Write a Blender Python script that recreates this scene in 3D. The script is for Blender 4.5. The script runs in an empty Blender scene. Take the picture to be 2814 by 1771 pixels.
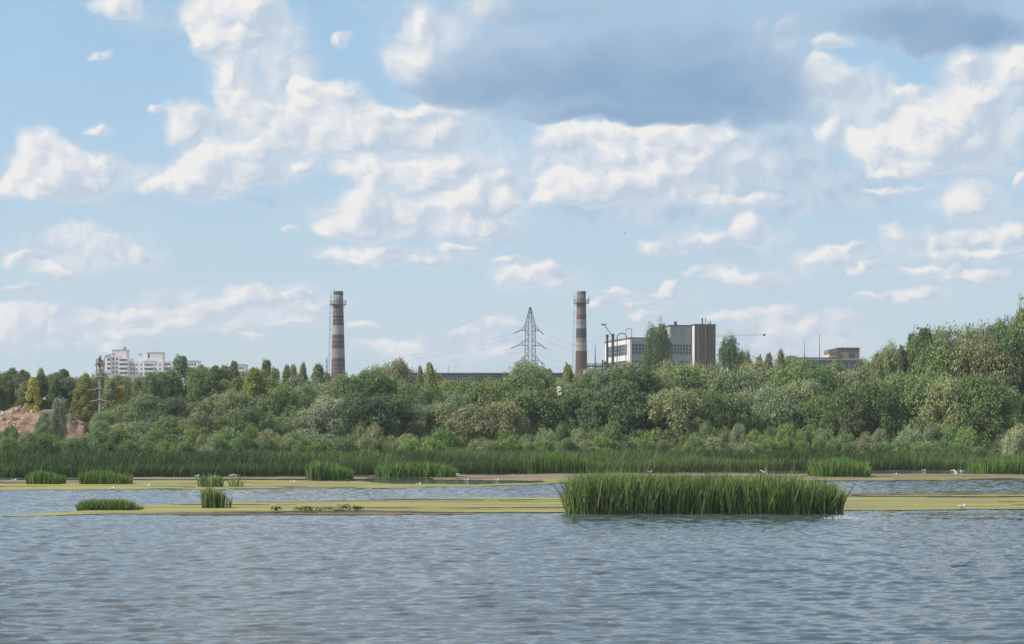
import bpy, math, random
import numpy as np
R = math.radians
rng = np.random.default_rng(7)
random.seed(7)
C = bpy.context.scene.collection
SC = bpy.context.scene

# ------------------------------------------------------------------ camera
F = 5251.0; CX = 1407.0; HY = 1179.0; CH = 4.1      # focal length and horizon in photo pixels, eye height in m
cam_d = bpy.data.cameras.new("camera"); cam = bpy.data.objects.new("camera", cam_d); C.objects.link(cam)
cam.location = (0, 0, CH); cam.rotation_euler = (R(90), 0, 0)
cam_d.sensor_width = 36; cam_d.lens = 36 * F / 2814; cam_d.shift_y = (HY - 885.5) / 2814
cam_d.clip_start = 0.5; cam_d.clip_end = 8000
SC.camera = cam
SC.view_settings.view_transform = 'Standard'; SC.view_settings.look = 'None'
SC.view_settings.exposure = 0.0; SC.view_settings.gamma = 1.0

# ------------------------------------------------------------------ sun
SUN = np.array([-1.0, -0.26, 0.0]); SUN /= np.linalg.norm(SUN); EL = R(44)
sun_d = bpy.data.lights.new("sun", 'SUN'); sun = bpy.data.objects.new("sun", sun_d); C.objects.link(sun)
sun_d.energy = 5.0
SC.cycles.use_denoising = True; sun_d.angle = R(0.5); sun_d.color = (1.0, 0.95, 0.87)
from mathutils import Vector
to_sun = Vector((SUN[0] * math.cos(EL), SUN[1] * math.cos(EL), math.sin(EL)))
sun.rotation_euler = to_sun.to_track_quat('Z', 'Y').to_euler()

# ------------------------------------------------------------------ world: sky texture + clouds by direction
W = bpy.data.worlds.new("World"); SC.world = W; W.use_nodes = True
nt = W.node_tree; nt.nodes.clear(); L = nt.links.new
def N(kind, **kw):
    n = nt.nodes.new(kind)
    for k, v in kw.items(): setattr(n, k, v)
    return n
def setin(n, i, v):
    if hasattr(v, 'links') or hasattr(v, 'is_linked'): L(v, n.inputs[i])
    else: n.inputs[i].default_value = v
def M(op, a, b=0.0, c=0.0, clamp=False):
    n = N('ShaderNodeMath', operation=op, use_clamp=clamp)
    setin(n, 0, a); setin(n, 1, b); setin(n, 2, c); return n.outputs[0]
def VM(op, a, b=(0, 0, 0), c=(0, 0, 0), out=0):
    n = N('ShaderNodeVectorMath', operation=op)
    setin(n, 0, a); setin(n, 1, b)
    if op == 'MULTIPLY_ADD': setin(n, 2, c)
    return n.outputs[out]
def SS(x, lo, hi, a=0.0, b=1.0):
    n = N('ShaderNodeMapRange', interpolation_type='SMOOTHSTEP'); setin(n, 0, x)
    n.inputs[1].default_value = lo; n.inputs[2].default_value = hi; n.inputs[3].default_value = a; n.inputs[4].default_value = b
    return n.outputs[0]
def MIX(f, a, b):
    n = N('ShaderNodeMix', data_type='RGBA'); setin(n, 0, f); setin(n, 6, a); setin(n, 7, b); return n.outputs[2]
def NOISE(vec, scale, detail=4, rough=0.55, col=False, lac=2.0):
    n = N('ShaderNodeTexNoise'); n.noise_dimensions = '2D'; L(vec, n.inputs['Vector'])
    n.inputs['Scale'].default_value = scale; n.inputs['Detail'].default_value = detail
    n.inputs['Roughness'].default_value = rough; n.inputs['Lacunarity'].default_value = lac
    return n.outputs['Color' if col else 'Fac']
tc = N('ShaderNodeTexCoord'); sep = N('ShaderNodeSeparateXYZ'); L(tc.outputs['Generated'], sep.inputs[0])
ay = M('MAXIMUM', M('ABSOLUTE', sep.outputs[1]), 0.12)
cu = M('DIVIDE', sep.outputs[0], ay); cv = M('DIVIDE', M('MAXIMUM', sep.outputs[2], 0.0), ay)
# clouds flatten towards the zenith as the tangent plane stretches
comb = N('ShaderNodeCombineXYZ'); L(M('MULTIPLY', cu, 5.251), comb.inputs[0]); L(M('MULTIPLY', cv, 5.251), comb.inputs[1])
P0 = comb.outputs[0]
def warp(p, scale, amp, detail, off=0.0):
    q = VM('ADD', p, (off, off * 0.7, 0)) if off else p
    c = NOISE(q, scale, detail, 0.55, True)
    return VM('MULTIPLY_ADD', VM('SUBTRACT', c, (0.5, 0.5, 0.5)), (amp, amp * 0.8, 0), p)
Pw = warp(P0, 7.0, 0.085, 2, 3.1)
Pw = warp(Pw, 26.0, 0.030, 3, 7.7)
def splitxy(p):
    s = N('ShaderNodeSeparateXYZ'); L(p, s.inputs[0]); out = []
    for k in (0, 1):
        c = N('ShaderNodeCombineXYZ')
        for j in range(3): L(s.outputs[k], c.inputs[j])
        out.append(c.outputs[0])
    return out
DS = 1.1691 / 1000
def field(p, blobs, flat=0.0, sh=False):
    X, Y = splitxy(p); acc = sac = None
    blobs = list(blobs)
    while len(blobs) % 3: blobs.append((0, -9000, 10, 10, 0.0))
    for i in range(0, len(blobs), 3):
        b = blobs[i:i + 3]
        cx = [(t[0] * DS - 1.407) for t in b]; cy = [(1.179 - t[1] * DS) for t in b]
        rx = [t[2] * DS * 1.75 for t in b]; ry = [t[3] * DS * 1.75 for t in b]; am = [t[4] if len(t) > 4 else 1.0 for t in b]
        xx = VM('MULTIPLY_ADD', X, tuple(1 / r for r in rx), tuple(-c / r for c, r in zip(cx, rx)))
        yy = VM('MULTIPLY_ADD', Y, tuple(1 / r for r in ry), tuple(-c / r for c, r in zip(cy, ry)))
        y0 = yy
        if flat: yy = VM('MAXIMUM', yy, VM('MULTIPLY', yy, (-flat,) * 3))
        r2 = VM('MULTIPLY_ADD', yy, yy, VM('MULTIPLY', xx, xx))
        g = VM('MAXIMUM', VM('SUBTRACT', (1, 1, 1), r2), (0, 0, 0))
        gg = VM('MULTIPLY', g, g)
        if sh:
            e = VM('DOT_PRODUCT', VM('MULTIPLY', gg, VM('SUBTRACT', y0, xx)), tuple(am), out=1)
            sac = e if sac is None else M('ADD', sac, e)
        d = VM('DOT_PRODUCT', gg, tuple(am), out=1)
        acc = d if acc is None else M('ADD', acc, d)
    return (acc, sac) if sh else acc
WHITE = [
 (100,370,52,55),(85,430,85,38),(165,385,45,38),(235,410,52,38),(28,435,35,22),(150,445,70,26),
 (440,300,45,50,.9),(470,410,70,42),(415,445,72,24),(560,405,75,36,.8),(600,425,50,30,.8),
 (275,12,60,28,.8),(530,40,90,62),(575,90,60,28),(500,110,55,34,.7),(600,20,60,40,.8),
 (545,200,42,60,.75),(575,255,65,45,.75),(650,290,85,34,.7),(765,240,78,45),(710,205,26,26,.9),(840,300,110,40,.9),
 (800,345,130,20,.7),(960,322,125,26,.8),(1045,330,50,34,.9),(1040,268,105,24,.6),
 (880,402,92,32,.9),(1035,398,78,28,.9),(865,490,70,42),(830,540,85,24,.9),(1105,485,80,48,1.1),(1125,535,75,20,.9),(1185,425,38,28,.8),
 (860,600,90,22,.9),(960,617,105,13,.8),(1080,586,55,13,.7),
 (1325,330,55,42),(1400,315,80,26,.8),(1490,335,110,40,.9),(1600,345,80,48,1.0),(1665,400,50,55,.8),(1310,430,45,34,.8),(1390,455,90,22,.8),
 (1545,440,58,30,.8),(1480,380,50,40,.7),(1765,540,40,32,.9),(1700,562,80,20,.6),(1540,585,38,24,.7),(1745,470,90,12,.6),
 (1950,200,62,48,1.0),(1935,160,26,28,.6),(2230,300,100,62,1.0),(2180,350,150,42,1.0),(2060,350,55,46,.9),(2300,260,62,60,.9),(2270,170,50,45,.7),(2395,160,52,50,1.0),
 (1950,312,40,30,.7),(2280,472,66,38,.65),(2100,447,70,12,.7),(2150,215,50,18,.5),
 (2098,562,28,30,.75),(2190,582,22,26,.6),(2260,562,52,30,.8),(2370,552,66,32,.9),(1940,612,70,24,.75),(1750,656,78,18,.75),(2270,655,60,16,.6),(2148,697,66,18,.8),
 (2330,600,120,14,.5),(170,562,46,30,.6),(262,588,60,26,.7),(130,640,60,18,.75),(60,600,30,14,.4),
 (85,740,105,30,.75),(0,770,80,40,.5),(235,745,36,18,.6),(340,742,75,16,.75),(445,755,62,26,.85),(600,695,82,26,.95),(690,700,55,10,.7),(520,722,70,20,.7),
 (600,785,40,8,.5),(940,812,80,18,.5),(1240,655,65,20,.8),(1285,632,34,22,.8),(1300,672,40,16,.6),(1840,800,60,38,.55),(1912,780,32,34,.5),
 (1460,682,32,12,.5),(1580,672,24,14,.5),(1500,715,40,8,.4),(1190,755,50,14,.4),
 (240,130,24,10,.5),(235,305,28,14,.55),(365,266,20,7,.45),(710,397,28,20,.5),(810,95,24,16,.4),(975,150,60,60,.45),(1000,60,45,40,.5),(670,540,20,8,.35),
 (1150,25,60,35,.6),(1790,130,20,60,.4),(1850,90,25,40,.5),(1960,100,40,20,.5),(2395,430,18,18,.6),(1200,620,30,10,.3),(60,680,40,10,.3),

 (1560,410,60,40,.7),(1640,460,60,22,.6),(1720,330,60,26,.5),(2150,300,50,40,.7),(2200,400,150,18,.5),(1420,440,100,30,.6),(1380,470,110,18,.5),
 (1000,430,100,20,.5),(960,500,50,30,.5),(520,380,60,40,.5),(620,350,60,26,.5),(700,320,60,30,.6),(1200,470,30,30,.5),
 (60,790,60,22,.6),(180,770,50,20,.5),(290,790,60,16,.5),(380,780,60,14,.5),(260,830,40,16,.4),(700,760,60,14,.4),(1010,830,80,14,.5),(860,770,40,10,.4),
 (1100,780,50,16,.5),(1190,830,50,16,.4),(1420,715,60,12,.5),(1520,745,50,14,.5),(1560,690,30,14,.5),(1720,740,60,14,.4),(1830,740,50,20,.5),(1990,740,40,18,.5),
 (2050,640,60,16,.5),(1990,580,60,12,.5),(2200,640,60,14,.5),(2350,660,60,18,.6),(2050,700,40,10,.4),(1650,640,40,12,.4),(60,610,50,16,.4),(330,600,40,18,.4),(740,725,40,12,.4),
]
GREY = [(1780,440,150,60,.7),
 (380,40,130,45,.7),(640,120,90,60,.8),(690,185,55,55,.6),(260,478,110,14,.7),(570,465,110,15,.6),(850,362,200,15,.5),(950,505,110,45,.6),(1010,555,150,16,.6),
 (1180,545,70,18,.5),(1150,170,190,120,.8),(1000,40,160,60,.4),(1650,585,130,28,.7),(1500,500,210,22,.8),(1600,470,120,35,.6),(1900,430,150,75,.9),(1830,350,110,65,.8),(1740,400,80,70,.7),
 (1860,180,60,110,.6),(2380,330,50,120,.7),(2200,50,260,55,.7),(2110,415,190,14,.6),(2280,640,200,24,.5),(1960,260,100,30,.5),(560,310,170,60,.5),(1450,460,200,40,.6),
 (140,590,120,30,.35),(330,610,110,22,.35),(480,790,200,30,.25),(1950,470,100,30,.5),(700,430,110,20,.4),
]
DARK = [(1850,280,90,30,.35),(960,230,60,22,.3),
 (1500,240,330,60,1.0),(1620,170,260,80,.8),(1760,215,120,60,.8),(1200,190,190,62,.65),(1350,120,260,70,.5),(1280,30,230,50,.55),(1690,60,160,70,.5),(1080,225,120,40,.5),
 (2130,75,210,42,.95),(2310,85,150,40,.95),(2200,20,300,50,.7),(1500,275,260,18,.7),
]
def VORO(vec, scale, detail, rough=0.5):
    n = N('ShaderNodeTexVoronoi'); n.voronoi_dimensions = '2D'; n.feature = 'SMOOTH_F1'; n.normalize = True; L(vec, n.inputs['Vector'])
    n.inputs['Scale'].default_value = scale; n.inputs['Detail'].default_value = detail; n.inputs['Roughness'].default_value = rough; n.inputs['Smoothness'].default_value = 0.35
    return n.outputs['Distance']
def puffs(p, d):          # billows: rounded heads with creases between them
    return M('MULTIPLY_ADD', NOISE(p, 11.0, 5 + d, 0.55), 0.62, M('MULTIPLY', M('SUBTRACT', 1.0, VORO(p, 9.0, 1.0 + d, 0.55)), 0.36))
fine = puffs(Pw, 1)
lit = puffs(VM('ADD', Pw, (-0.020, 0.024, 0)), 0)
broad = NOISE(P0, 3.2, 5, 0.55)
WHITE = [t[:4] + (max(0.72, t[4] if len(t) > 4 else 1.0),) for t in WHITE]
w0, ws = field(Pw, WHITE, 1.2, True)
Pg = warp(warp(P0, 4.0, 0.15, 2, 1.3), 17.0, 0.04, 2, 9.1)
g0 = field(Pg, GREY)
d0 = field(Pg, DARK, 1.5)
BODY = [(590,80,110,80,.8),(620,200,110,90,.9),(720,310,230,55,1),(980,330,170,50,.8),(1000,400,230,36,.9),(990,510,250,50,.9),(940,605,180,24,.7),(520,415,170,40,.8),(150,410,160,55,.7),
 (1480,380,240,85,1),(1700,380,120,80,.8),(2200,310,210,90,.9),(2330,200,110,100,.7),(1990,220,110,60,.8),(1690,560,160,34,.7),(2270,480,120,34,.6),(2250,580,200,40,.8),(1930,615,110,24,.6),
 (200,590,170,50,.7),(120,770,170,50,.9),(560,720,230,44,1),(320,760,200,36,.8),(1000,820,170,34,.8),(1250,650,110,34,.7),(1880,790,150,50,.9),(1500,700,150,30,.5),(1800,655,110,24,.6),(2150,690,110,24,.6),(1010,110,90,110,.7),(1300,800,200,30,.5)]
b0 = field(Pw, BODY)
wd = M('MULTIPLY', w0, M('MULTIPLY_ADD', fine, 2.0, 0.0))
wa = SS(wd, 0.14, 0.72)
gd = M('MULTIPLY', g0, M('MULTIPLY_ADD', broad, 1.2, 0.4))
ga = SS(gd, 0.0, 1.05)
dd = M('MULTIPLY', d0, M('MULTIPLY_ADD', broad, 0.9, 0.55))
da = SS(dd, 0.06, 0.62)
STR = 0.14
def col(r, g, b):       # display sRGB 0..255 to the linear radiance the background must have
    f = lambda c: (c / 255 / 12.92 if c / 255 <= 0.04045 else ((c / 255 + 0.055) / 1.055) ** 2.4) / STR
    return (f(r), f(g), f(b), 1)
emb0 = M('SUBTRACT', fine, lit)
sky = N('ShaderNodeTexSky', sky_type='NISHITA', sun_disc=False)
sky.sun_elevation = EL; sky.sun_rotation = math.atan2(SUN[0], SUN[1]) % (2 * math.pi)
sky.air_density = 1.0; sky.dust_density = 0.7; sky.ozone_density = 2.2; sky.altitude = 100
# thin high veil: pale air between the clouds, thicker low down
veil = M('ADD', M('MULTIPLY', SS(broad, 0.3, 0.75), 0.18), SS(cv, 0.0, 0.22, 0.80, 0.62), clamp=True)
veilc = MIX(SS(cv, 0.03, 0.21), col(196, 215, 228), col(169, 206, 233))
low = MIX(veil, sky.outputs[0], veilc)
c = MIX(M('MULTIPLY', ga, 0.95), low, MIX(SS(fine, 0.35, 0.7), col(168, 193, 218), col(200, 214, 229)))
c = MIX(M('MULTIPLY', SS(M('MULTIPLY', b0, M('ADD', fine, 0.35)), 0.03, 0.70), 0.80), c, MIX(SS(emb0, -0.13, 0.13), col(196, 211, 227), col(225, 230, 236)))
c = MIX(M('MULTIPLY', SS(M('MULTIPLY', w0, M('ADD', fine, 0.5)), 0.01, 0.45), 0.70), c, col(210, 221, 232))
emb = emb0
shade = M('MULTIPLY_ADD', emb, 3.6, 0.38, clamp=True)      # emboss towards the sun: 1 = lit flank
thick = SS(wd, 0.30, 1.0)
big = M('DIVIDE', ws, M('MAXIMUM', w0, 0.08))
wl = M('ADD', M('ADD', M('MULTIPLY', shade, 0.85), M('MULTIPLY', thick, 0.20)), M('MULTIPLY', big, 1.15), clamp=True)
cw = MIX(wl, col(192, 207, 224), col(244, 242, 240))
cw = MIX(SS(cv, 0.03, 0.10, 0.35, 0.0), cw, col(222, 225, 231))
c = MIX(M('MULTIPLY', wa, 0.95), c, cw)
dk = MIX(SS(dd, 0.25, 1.25), col(174, 196, 220), MIX(SS(broad, 0.35, 0.70), col(135, 167, 199), col(150, 179, 207)))
c = MIX(M('MULTIPLY', da, 0.93), c, dk)
full = N('ShaderNodeBackground'); L(c, full.inputs[0]); full.inputs[1].default_value = STR
# the sky all around and overhead: broken cloud from noise alone
hv = M('DIVIDE', sep.outputs[2], M('MAXIMUM', sep.outputs[2], 0.2))
hc = N('ShaderNodeCombineXYZ')
L(M('DIVIDE', sep.outputs[0], M('MAXIMUM', sep.outputs[2], 0.12)), hc.inputs[0]); L(M('DIVIDE', sep.outputs[1], M('MAXIMUM', sep.outputs[2], 0.12)), hc.inputs[1])
hn = NOISE(hc.outputs[0], 1.1, 6, 0.6)
hcol = MIX(SS(hn, 0.42, 0.62), MIX(0.35, sky.outputs[0], col(168, 207, 236)), MIX(SS(hn, 0.58, 0.75), col(236, 238, 242), col(176, 196, 218)))
plain = N('ShaderNodeBackground'); L(hcol, plain.inputs[0]); plain.inputs[1].default_value = STR
front = M('MULTIPLY', SS(cv, 0.26, 0.34, 1, 0), M('MULTIPLY', SS(M('ABSOLUTE', cu), 0.36, 0.5, 1, 0), M('GREATER_THAN', sep.outputs[1], 0.0)))
mx = N('ShaderNodeMixShader'); L(front, mx.inputs[0]); L(plain.outputs[0], mx.inputs[1]); L(full.outputs[0], mx.inputs[2])
wo = N('ShaderNodeOutputWorld'); L(mx.outputs[0], wo.inputs[0])
#SKYEND

# ------------------------------------------------------------------ helpers
def px_x(px, d): return (px - CX) / F * d
def py_z(py, d): return CH + (HY - py) / F * d
def water_d(py): return CH * F / (py - HY)
def srgb(r, g, b):
    f = lambda c: c / 12.92 if c <= 0.04045 else ((c + 0.055) / 1.055) ** 2.4
    return (f(r / 255), f(g / 255), f(b / 255), 1)
def mat(name, colr=(0.5, 0.5, 0.5), rough=0.85, var=0.25, scale=0.6, metal=0.0, dirt=None, streak=None, bump=0.0, spec=0.3):
    m = bpy.data.materials.new(name); m.use_nodes = True; t = m.node_tree; b = t.nodes['Principled BSDF']
    b.inputs['Roughness'].default_value = rough; b.inputs['Metallic'].default_value = metal
    b.inputs['Specular IOR Level'].default_value = spec
    tcn = t.nodes.new('ShaderNodeTexCoord'); mp = t.nodes.new('ShaderNodeMapping'); t.links.new(tcn.outputs['Object'], mp.inputs[0])
    if streak: mp.inputs['Scale'].default_value = streak
    n = t.nodes.new('ShaderNodeTexNoise'); n.inputs['Scale'].default_value = scale; n.inputs['Detail'].default_value = 6; n.inputs['Roughness'].default_value = 0.6
    t.links.new(mp.outputs[0], n.inputs['Vector'])
    r = t.nodes.new('ShaderNodeValToRGB'); t.links.new(n.outputs['Fac'], r.inputs[0])
    a = tuple(c * (1 - var) for c in colr[:3]) if dirt is None else dirt[:3]
    r.color_ramp.elements[0].position = 0.3; r.color_ramp.elements[0].color = (*a, 1)
    r.color_ramp.elements[1].position = 0.62; r.color_ramp.elements[1].color = (*[min(1, c * (1 + var * 0.5)) for c in colr[:3]], 1)
    t.links.new(r.outputs[0], b.inputs['Base Color'])
    if bump:
        bp = t.nodes.new('ShaderNodeBump'); bp.inputs['Strength'].default_value = 0.6; bp.inputs['Distance'].default_value = bump
        t.links.new(n.outputs['Fac'], bp.inputs['Height']); t.links.new(bp.outputs[0], b.inputs['Normal'])
    return m
def mesh_np(name, V, Fc, m=None, parent=None, smooth=False):
    V = np.asarray(V, dtype=np.float32); Fc = np.asarray(Fc, dtype=np.int32); k = Fc.shape[1]
    me = bpy.data.meshes.new(name)
    me.vertices.add(len(V)); me.vertices.foreach_set('co', V.ravel())
    me.loops.add(Fc.size); me.loops.foreach_set('vertex_index', Fc.ravel())
    me.polygons.add(len(Fc)); me.polygons.foreach_set('loop_start', np.arange(0, Fc.size, k, dtype=np.int32))
    me.update(calc_edges=True)
    if smooth: me.polygons.foreach_set('use_smooth', np.ones(len(Fc), dtype=bool))
    o = bpy.data.objects.new(name, me); C.objects.link(o)
    if m: me.materials.append(m)
    if parent: o.parent = parent
    return o
class MB:
    def __init__(s): s.v = []; s.f = []
    def box(s, x0, x1, y0, y1, z0, z1):
        n = len(s.v); s.v += [(x0,y0,z0),(x1,y0,z0),(x1,y1,z0),(x0,y1,z0),(x0,y0,z1),(x1,y0,z1),(x1,y1,z1),(x0,y1,z1)]
        s.f += [tuple(n + i for i in q) for q in ((0,3,2,1),(4,5,6,7),(0,1,5,4),(1,2,6,5),(2,3,7,6),(3,0,4,7))]; return s
    def tube(s, a, b, r0, r1=None, n=6):
        r1 = r0 if r1 is None else r1; a = Vector(a); b = Vector(b); d = (b - a).normalized()
        u = d.orthogonal().normalized(); w = d.cross(u); k = len(s.v)
        for c, r in ((a, r0), (b, r1)):
            for i in range(n):
                t = 2 * math.pi * i / n; s.v.append(tuple(c + u * r * math.cos(t) + w * r * math.sin(t)))
        for i in range(n): j = (i + 1) % n; s.f.append((k + i, k + j, k + n + j, k + n + i))
        s.f.append(tuple(k + i for i in reversed(range(n)))); s.f.append(tuple(k + n + i for i in range(n))); return s
    def path(s, pts, r, n=6):
        for a, b in zip(pts, pts[1:]): s.tube(a, b, r, r, n)
        return s
    def lathe(s, prof, n=32, cap=True, c=(0, 0)):
        k = len(s.v)
        for r, z in prof:
            for i in range(n): t = 2 * math.pi * i / n; s.v.append((c[0] + r * math.cos(t), c[1] + r * math.sin(t), z))
        for q in range(len(prof) - 1):
            for i in range(n): j = (i + 1) % n; s.f.append((k + q*n + i, k + q*n + j, k + q*n + n + j, k + q*n + n + i))
        if cap:
            s.f.append(tuple(k + i for i in reversed(range(n)))); s.f.append(tuple(k + (len(prof)-1)*n + i for i in range(n)))
        return s
    def poly(s, pts, y0, y1):          # x,z outline extruded along y
        k = len(s.v); n = len(pts)
        s.v += [(x, y0, z) for x, z in pts] + [(x, y1, z) for x, z in pts]
        s.f.append(tuple(k + i for i in range(n))); s.f.append(tuple(k + n + i for i in reversed(range(n))))
        for i in range(n): j = (i + 1) % n; s.f.append((k + j, k + i, k + n + i, k + n + j))
        return s
    def build(s, name, m, parent=None, smooth=False):
        me = bpy.data.meshes.new(name); me.from_pydata(s.v, [], s.f); me.update()
        if smooth: me.polygons.foreach_set('use_smooth', [True] * len(me.polygons))
        me.materials.append(m); o = bpy.data.objects.new(name, me); C.objects.link(o)
        if parent: o.parent = parent
        return o
def tag(o, label=None, cat=None, group=None, kind=None):
    if label: o['label'] = label
    if cat: o['category'] = cat
    if group: o['group'] = group
    if kind: o['kind'] = kind
    return o
def thing(name, label, cat, loc=(0, 0, 0), rz=0.0, group=None):
    o = bpy.data.objects.new(name, None); C.objects.link(o); o.location = loc; o.rotation_euler = (0, 0, rz)
    return tag(o, label, cat, group)
def copy_tree(o, parent=None):
    c = o.copy(); C.objects.link(c); c.parent = parent
    for ch in [x for x in o.children]: copy_tree(ch, c)
    return c
def smooth01(x, a, b):
    t = np.clip((x - a) / (b - a), 0, 1); return t * t * (3 - 2 * t)
def vnoise(x, y, seed=0):               # smooth value noise on arrays
    xi = np.floor(x).astype(np.int64); yi = np.floor(y).astype(np.int64); xf = x - xi; yf = y - yi
    def h(a, b):
        n = (a * 374761393 + b * 668265263 + seed * 1442695041) & 0x7fffffff
        n = ((n ^ (n >> 13)) * 1274126177) & 0x7fffffff
        return ((n ^ (n >> 16)) & 0xffff) / 65535.0
    u = xf * xf * (3 - 2 * xf); v = yf * yf * (3 - 2 * yf)
    return (h(xi, yi) * (1-u) + h(xi+1, yi) * u) * (1-v) + (h(xi, yi+1) * (1-u) + h(xi+1, yi+1) * u) * v
def fbm(x, y, o=4, seed=0):
    s = 0; a = 0.5; t = 0
    for i in range(o): s = s + a * vnoise(x * 2**i, y * 2**i, seed + i * 17); t += a; a *= 0.5
    return s / t

# ------------------------------------------------------------------ ground
def shore(x): return 176.5 + 0.36 * np.clip(x, -150, 150)
def gz(x, y):
    x = np.asarray(x, float); y = np.asarray(y, float); t = y - shore(x)
    h = -1.5 + 1.75 * smooth01(t, -4, 4) + 1.9 * smooth01(t, 14, 60) + 1.0 * smooth01(t, 60, 160)
    near = 4.0 * (1 - smooth01(y, 2, 14)); return np.where(y < 60, -1.5 + near, h)
xs = np.concatenate([[-4000, -2000, -1000, -500, -250, -150], np.arange(-100, 101, 2.5), [150, 250, 500, 1000, 2000, 4000]])
ys = np.concatenate([[-600, -100, -30, 0, 2, 5, 8, 11, 14, 20, 60, 110, 130], np.arange(140, 260, 2.0), np.arange(260, 420, 8.0), [500, 700, 1000, 1500, 2500, 5000]])
GX, GY = np.meshgrid(xs, ys); GZ = gz(GX, GY) + np.where(GY > 175, 0.35 * (fbm(GX * .12, GY * .12, 3, 5) - .5), 0)
def grid_faces(ny, nx):
    i = np.arange(ny - 1)[:, None] * nx + np.arange(nx - 1)[None, :]
    return np.stack([i, i + 1, i + nx + 1, i + nx], -1).reshape(-1, 4)
g_mat = mat("meadow_soil", (0.075, 0.095, 0.035), 0.95, 0.4, 0.25, dirt=(0.09, 0.07, 0.04), bump=0.1)
g = mesh_np("ground", np.stack([GX, GY, GZ], -1).reshape(-1, 3), grid_faces(*GX.shape), g_mat, smooth=True); tag(g, kind='structure')

# ------------------------------------------------------------------ water
def spaced(a, b, s0, s1):
    out = [a]
    while out[-1] < b:
        t = (out[-1] - a) / (b - a); out.append(out[-1] + s0 + (s1 - s0) * t)
    return out
wy = np.array([-100, 0, 15, 26] + spaced(30, 205, 0.075, 0.27) + [215, 260]); wx = np.array([-900, -300, -120, -70] + list(np.arange(-48, 48.1, 0.13)) + [70, 120, 300, 900])
WX, WY = np.meshgrid(wx, wy); sp = 0.075 + (0.27 - 0.075) * np.clip((WY - 30) / 175, 0, 1)
calm = 1 - 0.08 * smooth01(WY, 84, 96)
gust = 0.45 + 1.1 * fbm(WX * 0.05, WY * 0.028, 3, 3)
WZ = np.zeros_like(WX)
for k in range(64):
    lam = 0.19 * (11.0 ** (k / 63.0)); ang = R(-90 + 8 + random.gauss(0, 24)); kk = 2 * math.pi / lam
    amp = 0.0088 * lam * math.exp(-(math.log(lam / 0.48) / 1.0) ** 2) * random.uniform(0.6, 1.3)
    ph = random.uniform(0, 6.28) + 2.2 * fbm(WX * 0.16 / lam ** .5 + k, WY * 0.10 / lam ** .5, 1, k)
    th = kk * (WX * math.cos(ang) + WY * math.sin(ang)) + ph
    s = np.sin(th); WZ += amp * smooth01(lam / sp, 2.0, 3.4) * (s - 0.25 * np.cos(2 * th))
MATS = [([(0,1419),(120,1412),(260,1400),(375,1389),(640,1381),(940,1375),(1550,1367),(2330,1364),(2814,1358)], [(0,1421),(300,1414),(500,1418),(940,1417),(1550,1412),(2330,1406),(2814,1400)]),
        ([(0,1318),(500,1310),(1000,1307),(1500,1302),(2814,1296)], [(0,1349),(500,1346),(940,1344),(1100,1342),(1300,1338),(1520,1331),(2330,1323),(2900,1318)])]
wpx = CX + WX / np.maximum(WY, 1) * F; wpy = HY + CH * F / np.maximum(WY, 1); still = np.ones_like(WX)
for tp, bt in MATS:
    tt = np.interp(wpx, [p[0] for p in bt], [p[1] for p in bt]) - wpy; bb = wpy - np.interp(wpx, [p[0] for p in tp], [p[1] for p in tp])
    still *= 1 - 0.88 * smooth01(np.minimum(tt, bb), -2.5, 2.5)
WZ *= still * gust * calm * np.where((np.abs(WX) > 49) | (WY < 29) | (WY > 206), 0, 1)
wm = bpy.data.materials.new("lake_water"); wm.use_nodes = True; t = wm.node_tree; b = t.nodes['Principled BSDF']
b.inputs['Base Color'].default_value = (0.066, 0.082, 0.086, 1); b.inputs['Roughness'].default_value = 0.02; b.inputs['IOR'].default_value = 1.33; b.inputs['Specular IOR Level'].default_value = 0.5
tcn = t.nodes.new('ShaderNodeTexCoord'); hsum = None
for sc_, st, wgt in ((1.0, (1.5, 5.0, 1), 0.008), (1.0, (3.5, 12.0, 1), 0.0045), (1.0, (10, 34, 1), 0.0012)):
    mp = t.nodes.new('ShaderNodeMapping'); mp.inputs['Scale'].default_value = st; mp.inputs['Rotation'].default_value = (0, 0, R(6)); t.links.new(tcn.outputs['Object'], mp.inputs[0])
    n = t.nodes.new('ShaderNodeTexNoise'); n.inputs['Scale'].default_value = sc_; n.inputs['Detail'].default_value = 3; t.links.new(mp.outputs[0], n.inputs['Vector'])
    mm = t.nodes.new('ShaderNodeMath'); mm.operation = 'MULTIPLY'; t.links.new(n.outputs['Fac'], mm.inputs[0]); mm.inputs[1].default_value = wgt
    if hsum is None: hsum = mm.outputs[0]
    else:
        a = t.nodes.new('ShaderNodeMath'); a.operation = 'ADD'; t.links.new(hsum, a.inputs[0]); t.links.new(mm.outputs[0], a.inputs[1]); hsum = a.outputs[0]
bp = t.nodes.new('ShaderNodeBump'); bp.inputs['Strength'].default_value = 1.0; bp.inputs['Distance'].default_value = 1.0
t.links.new(hsum, bp.inputs['Height']); t.links.new(bp.outputs[0], b.inputs['Normal'])
w = mesh_np("water", np.stack([WX, WY, WZ], -1).reshape(-1, 3), grid_faces(*WX.shape), wm, smooth=True); tag(w, kind='structure')

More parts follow.
